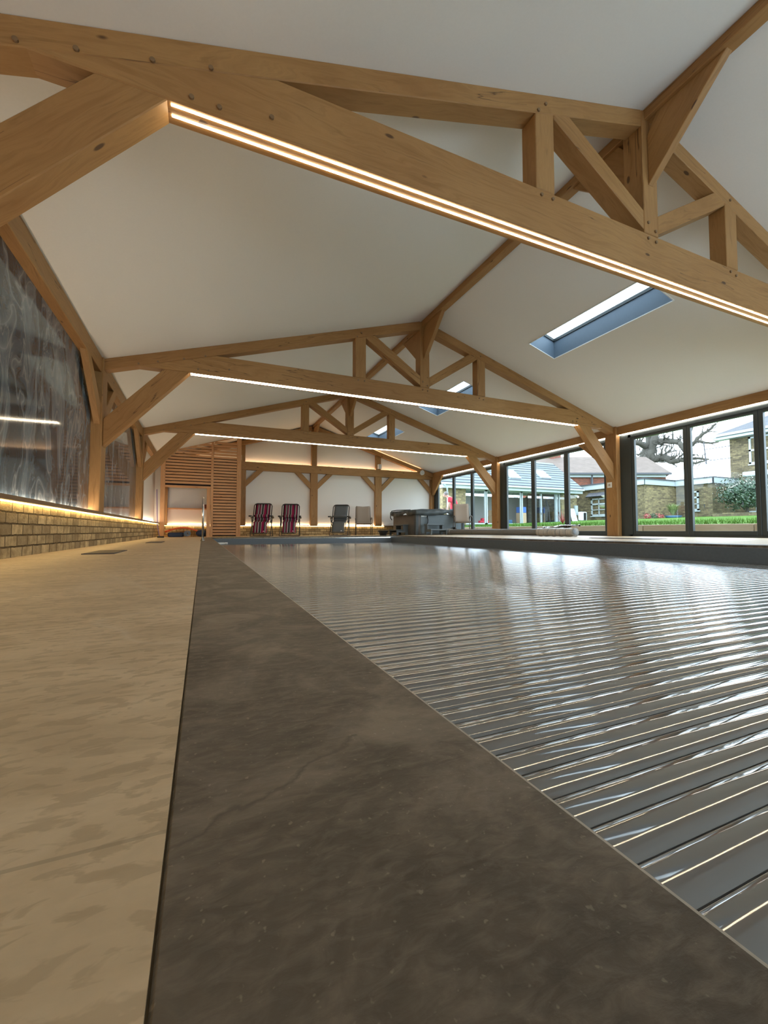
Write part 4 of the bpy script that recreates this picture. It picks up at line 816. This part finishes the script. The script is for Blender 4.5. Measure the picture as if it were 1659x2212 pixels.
V = [Pp(.04, 0, 1.04), Pp(.10, 0, 1.25), Pp(.05, 0, 1.44), Pp(-.09, 0, 1.58), Pp(-.20, 0, 1.68), Pp(-.26, 0, 1.72), Pp(-.31, 0, 1.79),
     Pp(-.13, -.20, 1.58), Pp(-.17, -.25, 1.33), Pp(-.24, -.24, 1.08), Pp(-.26, -.23, .99), Pp(-.10, .20, 1.58), Pp(.10, .28, 1.42), Pp(-.10, .32, 1.25), Pp(-.18, .32, 1.22),
     Pp(.02, -.10, .98), Pp(-.03, -.12, .58), Pp(.05, -.12, .14), Pp(-.06, -.12, .10), Pp(.06, .10, .98), Pp(.03, .12, .58), Pp(.12, .12, .14), Pp(.01, .12, .10)]
E_ = [(0,1),(1,2),(2,3),(3,4),(4,5),(5,6),(3,7),(7,8),(8,9),(9,10),(3,11),(11,12),(12,13),(13,14),(0,15),(15,16),(16,17),(17,18),(0,19),(19,20),(20,21),(21,22)]
skin_mesh('body', V, E_, [.13,.12,.13,.12,.06,.08,.095,.06,.045,.035,.03,.06,.045,.035,.03,.09,.065,.045,.04,.09,.065,.045,.04], SKIN, PE)
sh_ = skin_mesh('shirt', V[:4]+[V[7], V[7].lerp(V[8], .75), V[11], V[11].lerp(V[12], .8)], [(0,1),(1,2),(2,3),(3,4),(4,5),(3,6),(6,7)], [.19,.20,.205,.16,.10,.085,.10,.085], RED, PE)
skin_mesh('jeans', [V[0]+Vector((0, 0, -.02))]+V[15:18]+V[19:22], [(0,1),(1,2),(2,3),(0,4),(4,5),(5,6)], [.155,.11,.085,.065,.11,.085,.065], DENIM, PE)
MB().ball(Pp(-.285, 0, 1.81), .10, 12, 1, 1, 1.05).build('hair', HAIR, PE, smooth=True)
MB().ball(Pp(-.345, 0, 1.76), .075, 12, .9, .9, 1.15).build('face', SKIN, PE, smooth=True)
for b_ in (-.03, .03): MB().ball(Pp(-.41, b_, 1.775), .011, 6).build('eye', BLACK, PE)
MB().ball(Pp(-.42, 0, 1.75), .018, 8).build('nose', SKIN, PE)
for side, base in ((-1, Pp(-.26, -.23, .985)), (1, Pp(-.19, .32, 1.215))):
    for k in range(4): MB().tube([base+f_*(k-1.5)*.018, base+f_*(k-1.5)*.02+Vector((0, 0, -.05))-r_*.01, base+f_*(k-1.5)*.02+Vector((0, 0, -.085+.004*abs(k-1)))-r_*.03], [.010, .009, .007], 6).build('finger', SKIN, PE, smooth=True)
    MB().tube([base-r_*.02, base-r_*.05+Vector((0, 0, -.03)), base-r_*.06+Vector((0, 0, -.06))], [.011, .010, .008], 6).build('thumb', SKIN, PE, smooth=True)
for b_, a_ in ((-.12, 0), (.12, .07)): MB().ball(Pp(a_-.02, b_, .10), .07, 10, 1.7, .8, .7).build('shoe', BLACK, PE, smooth=True)
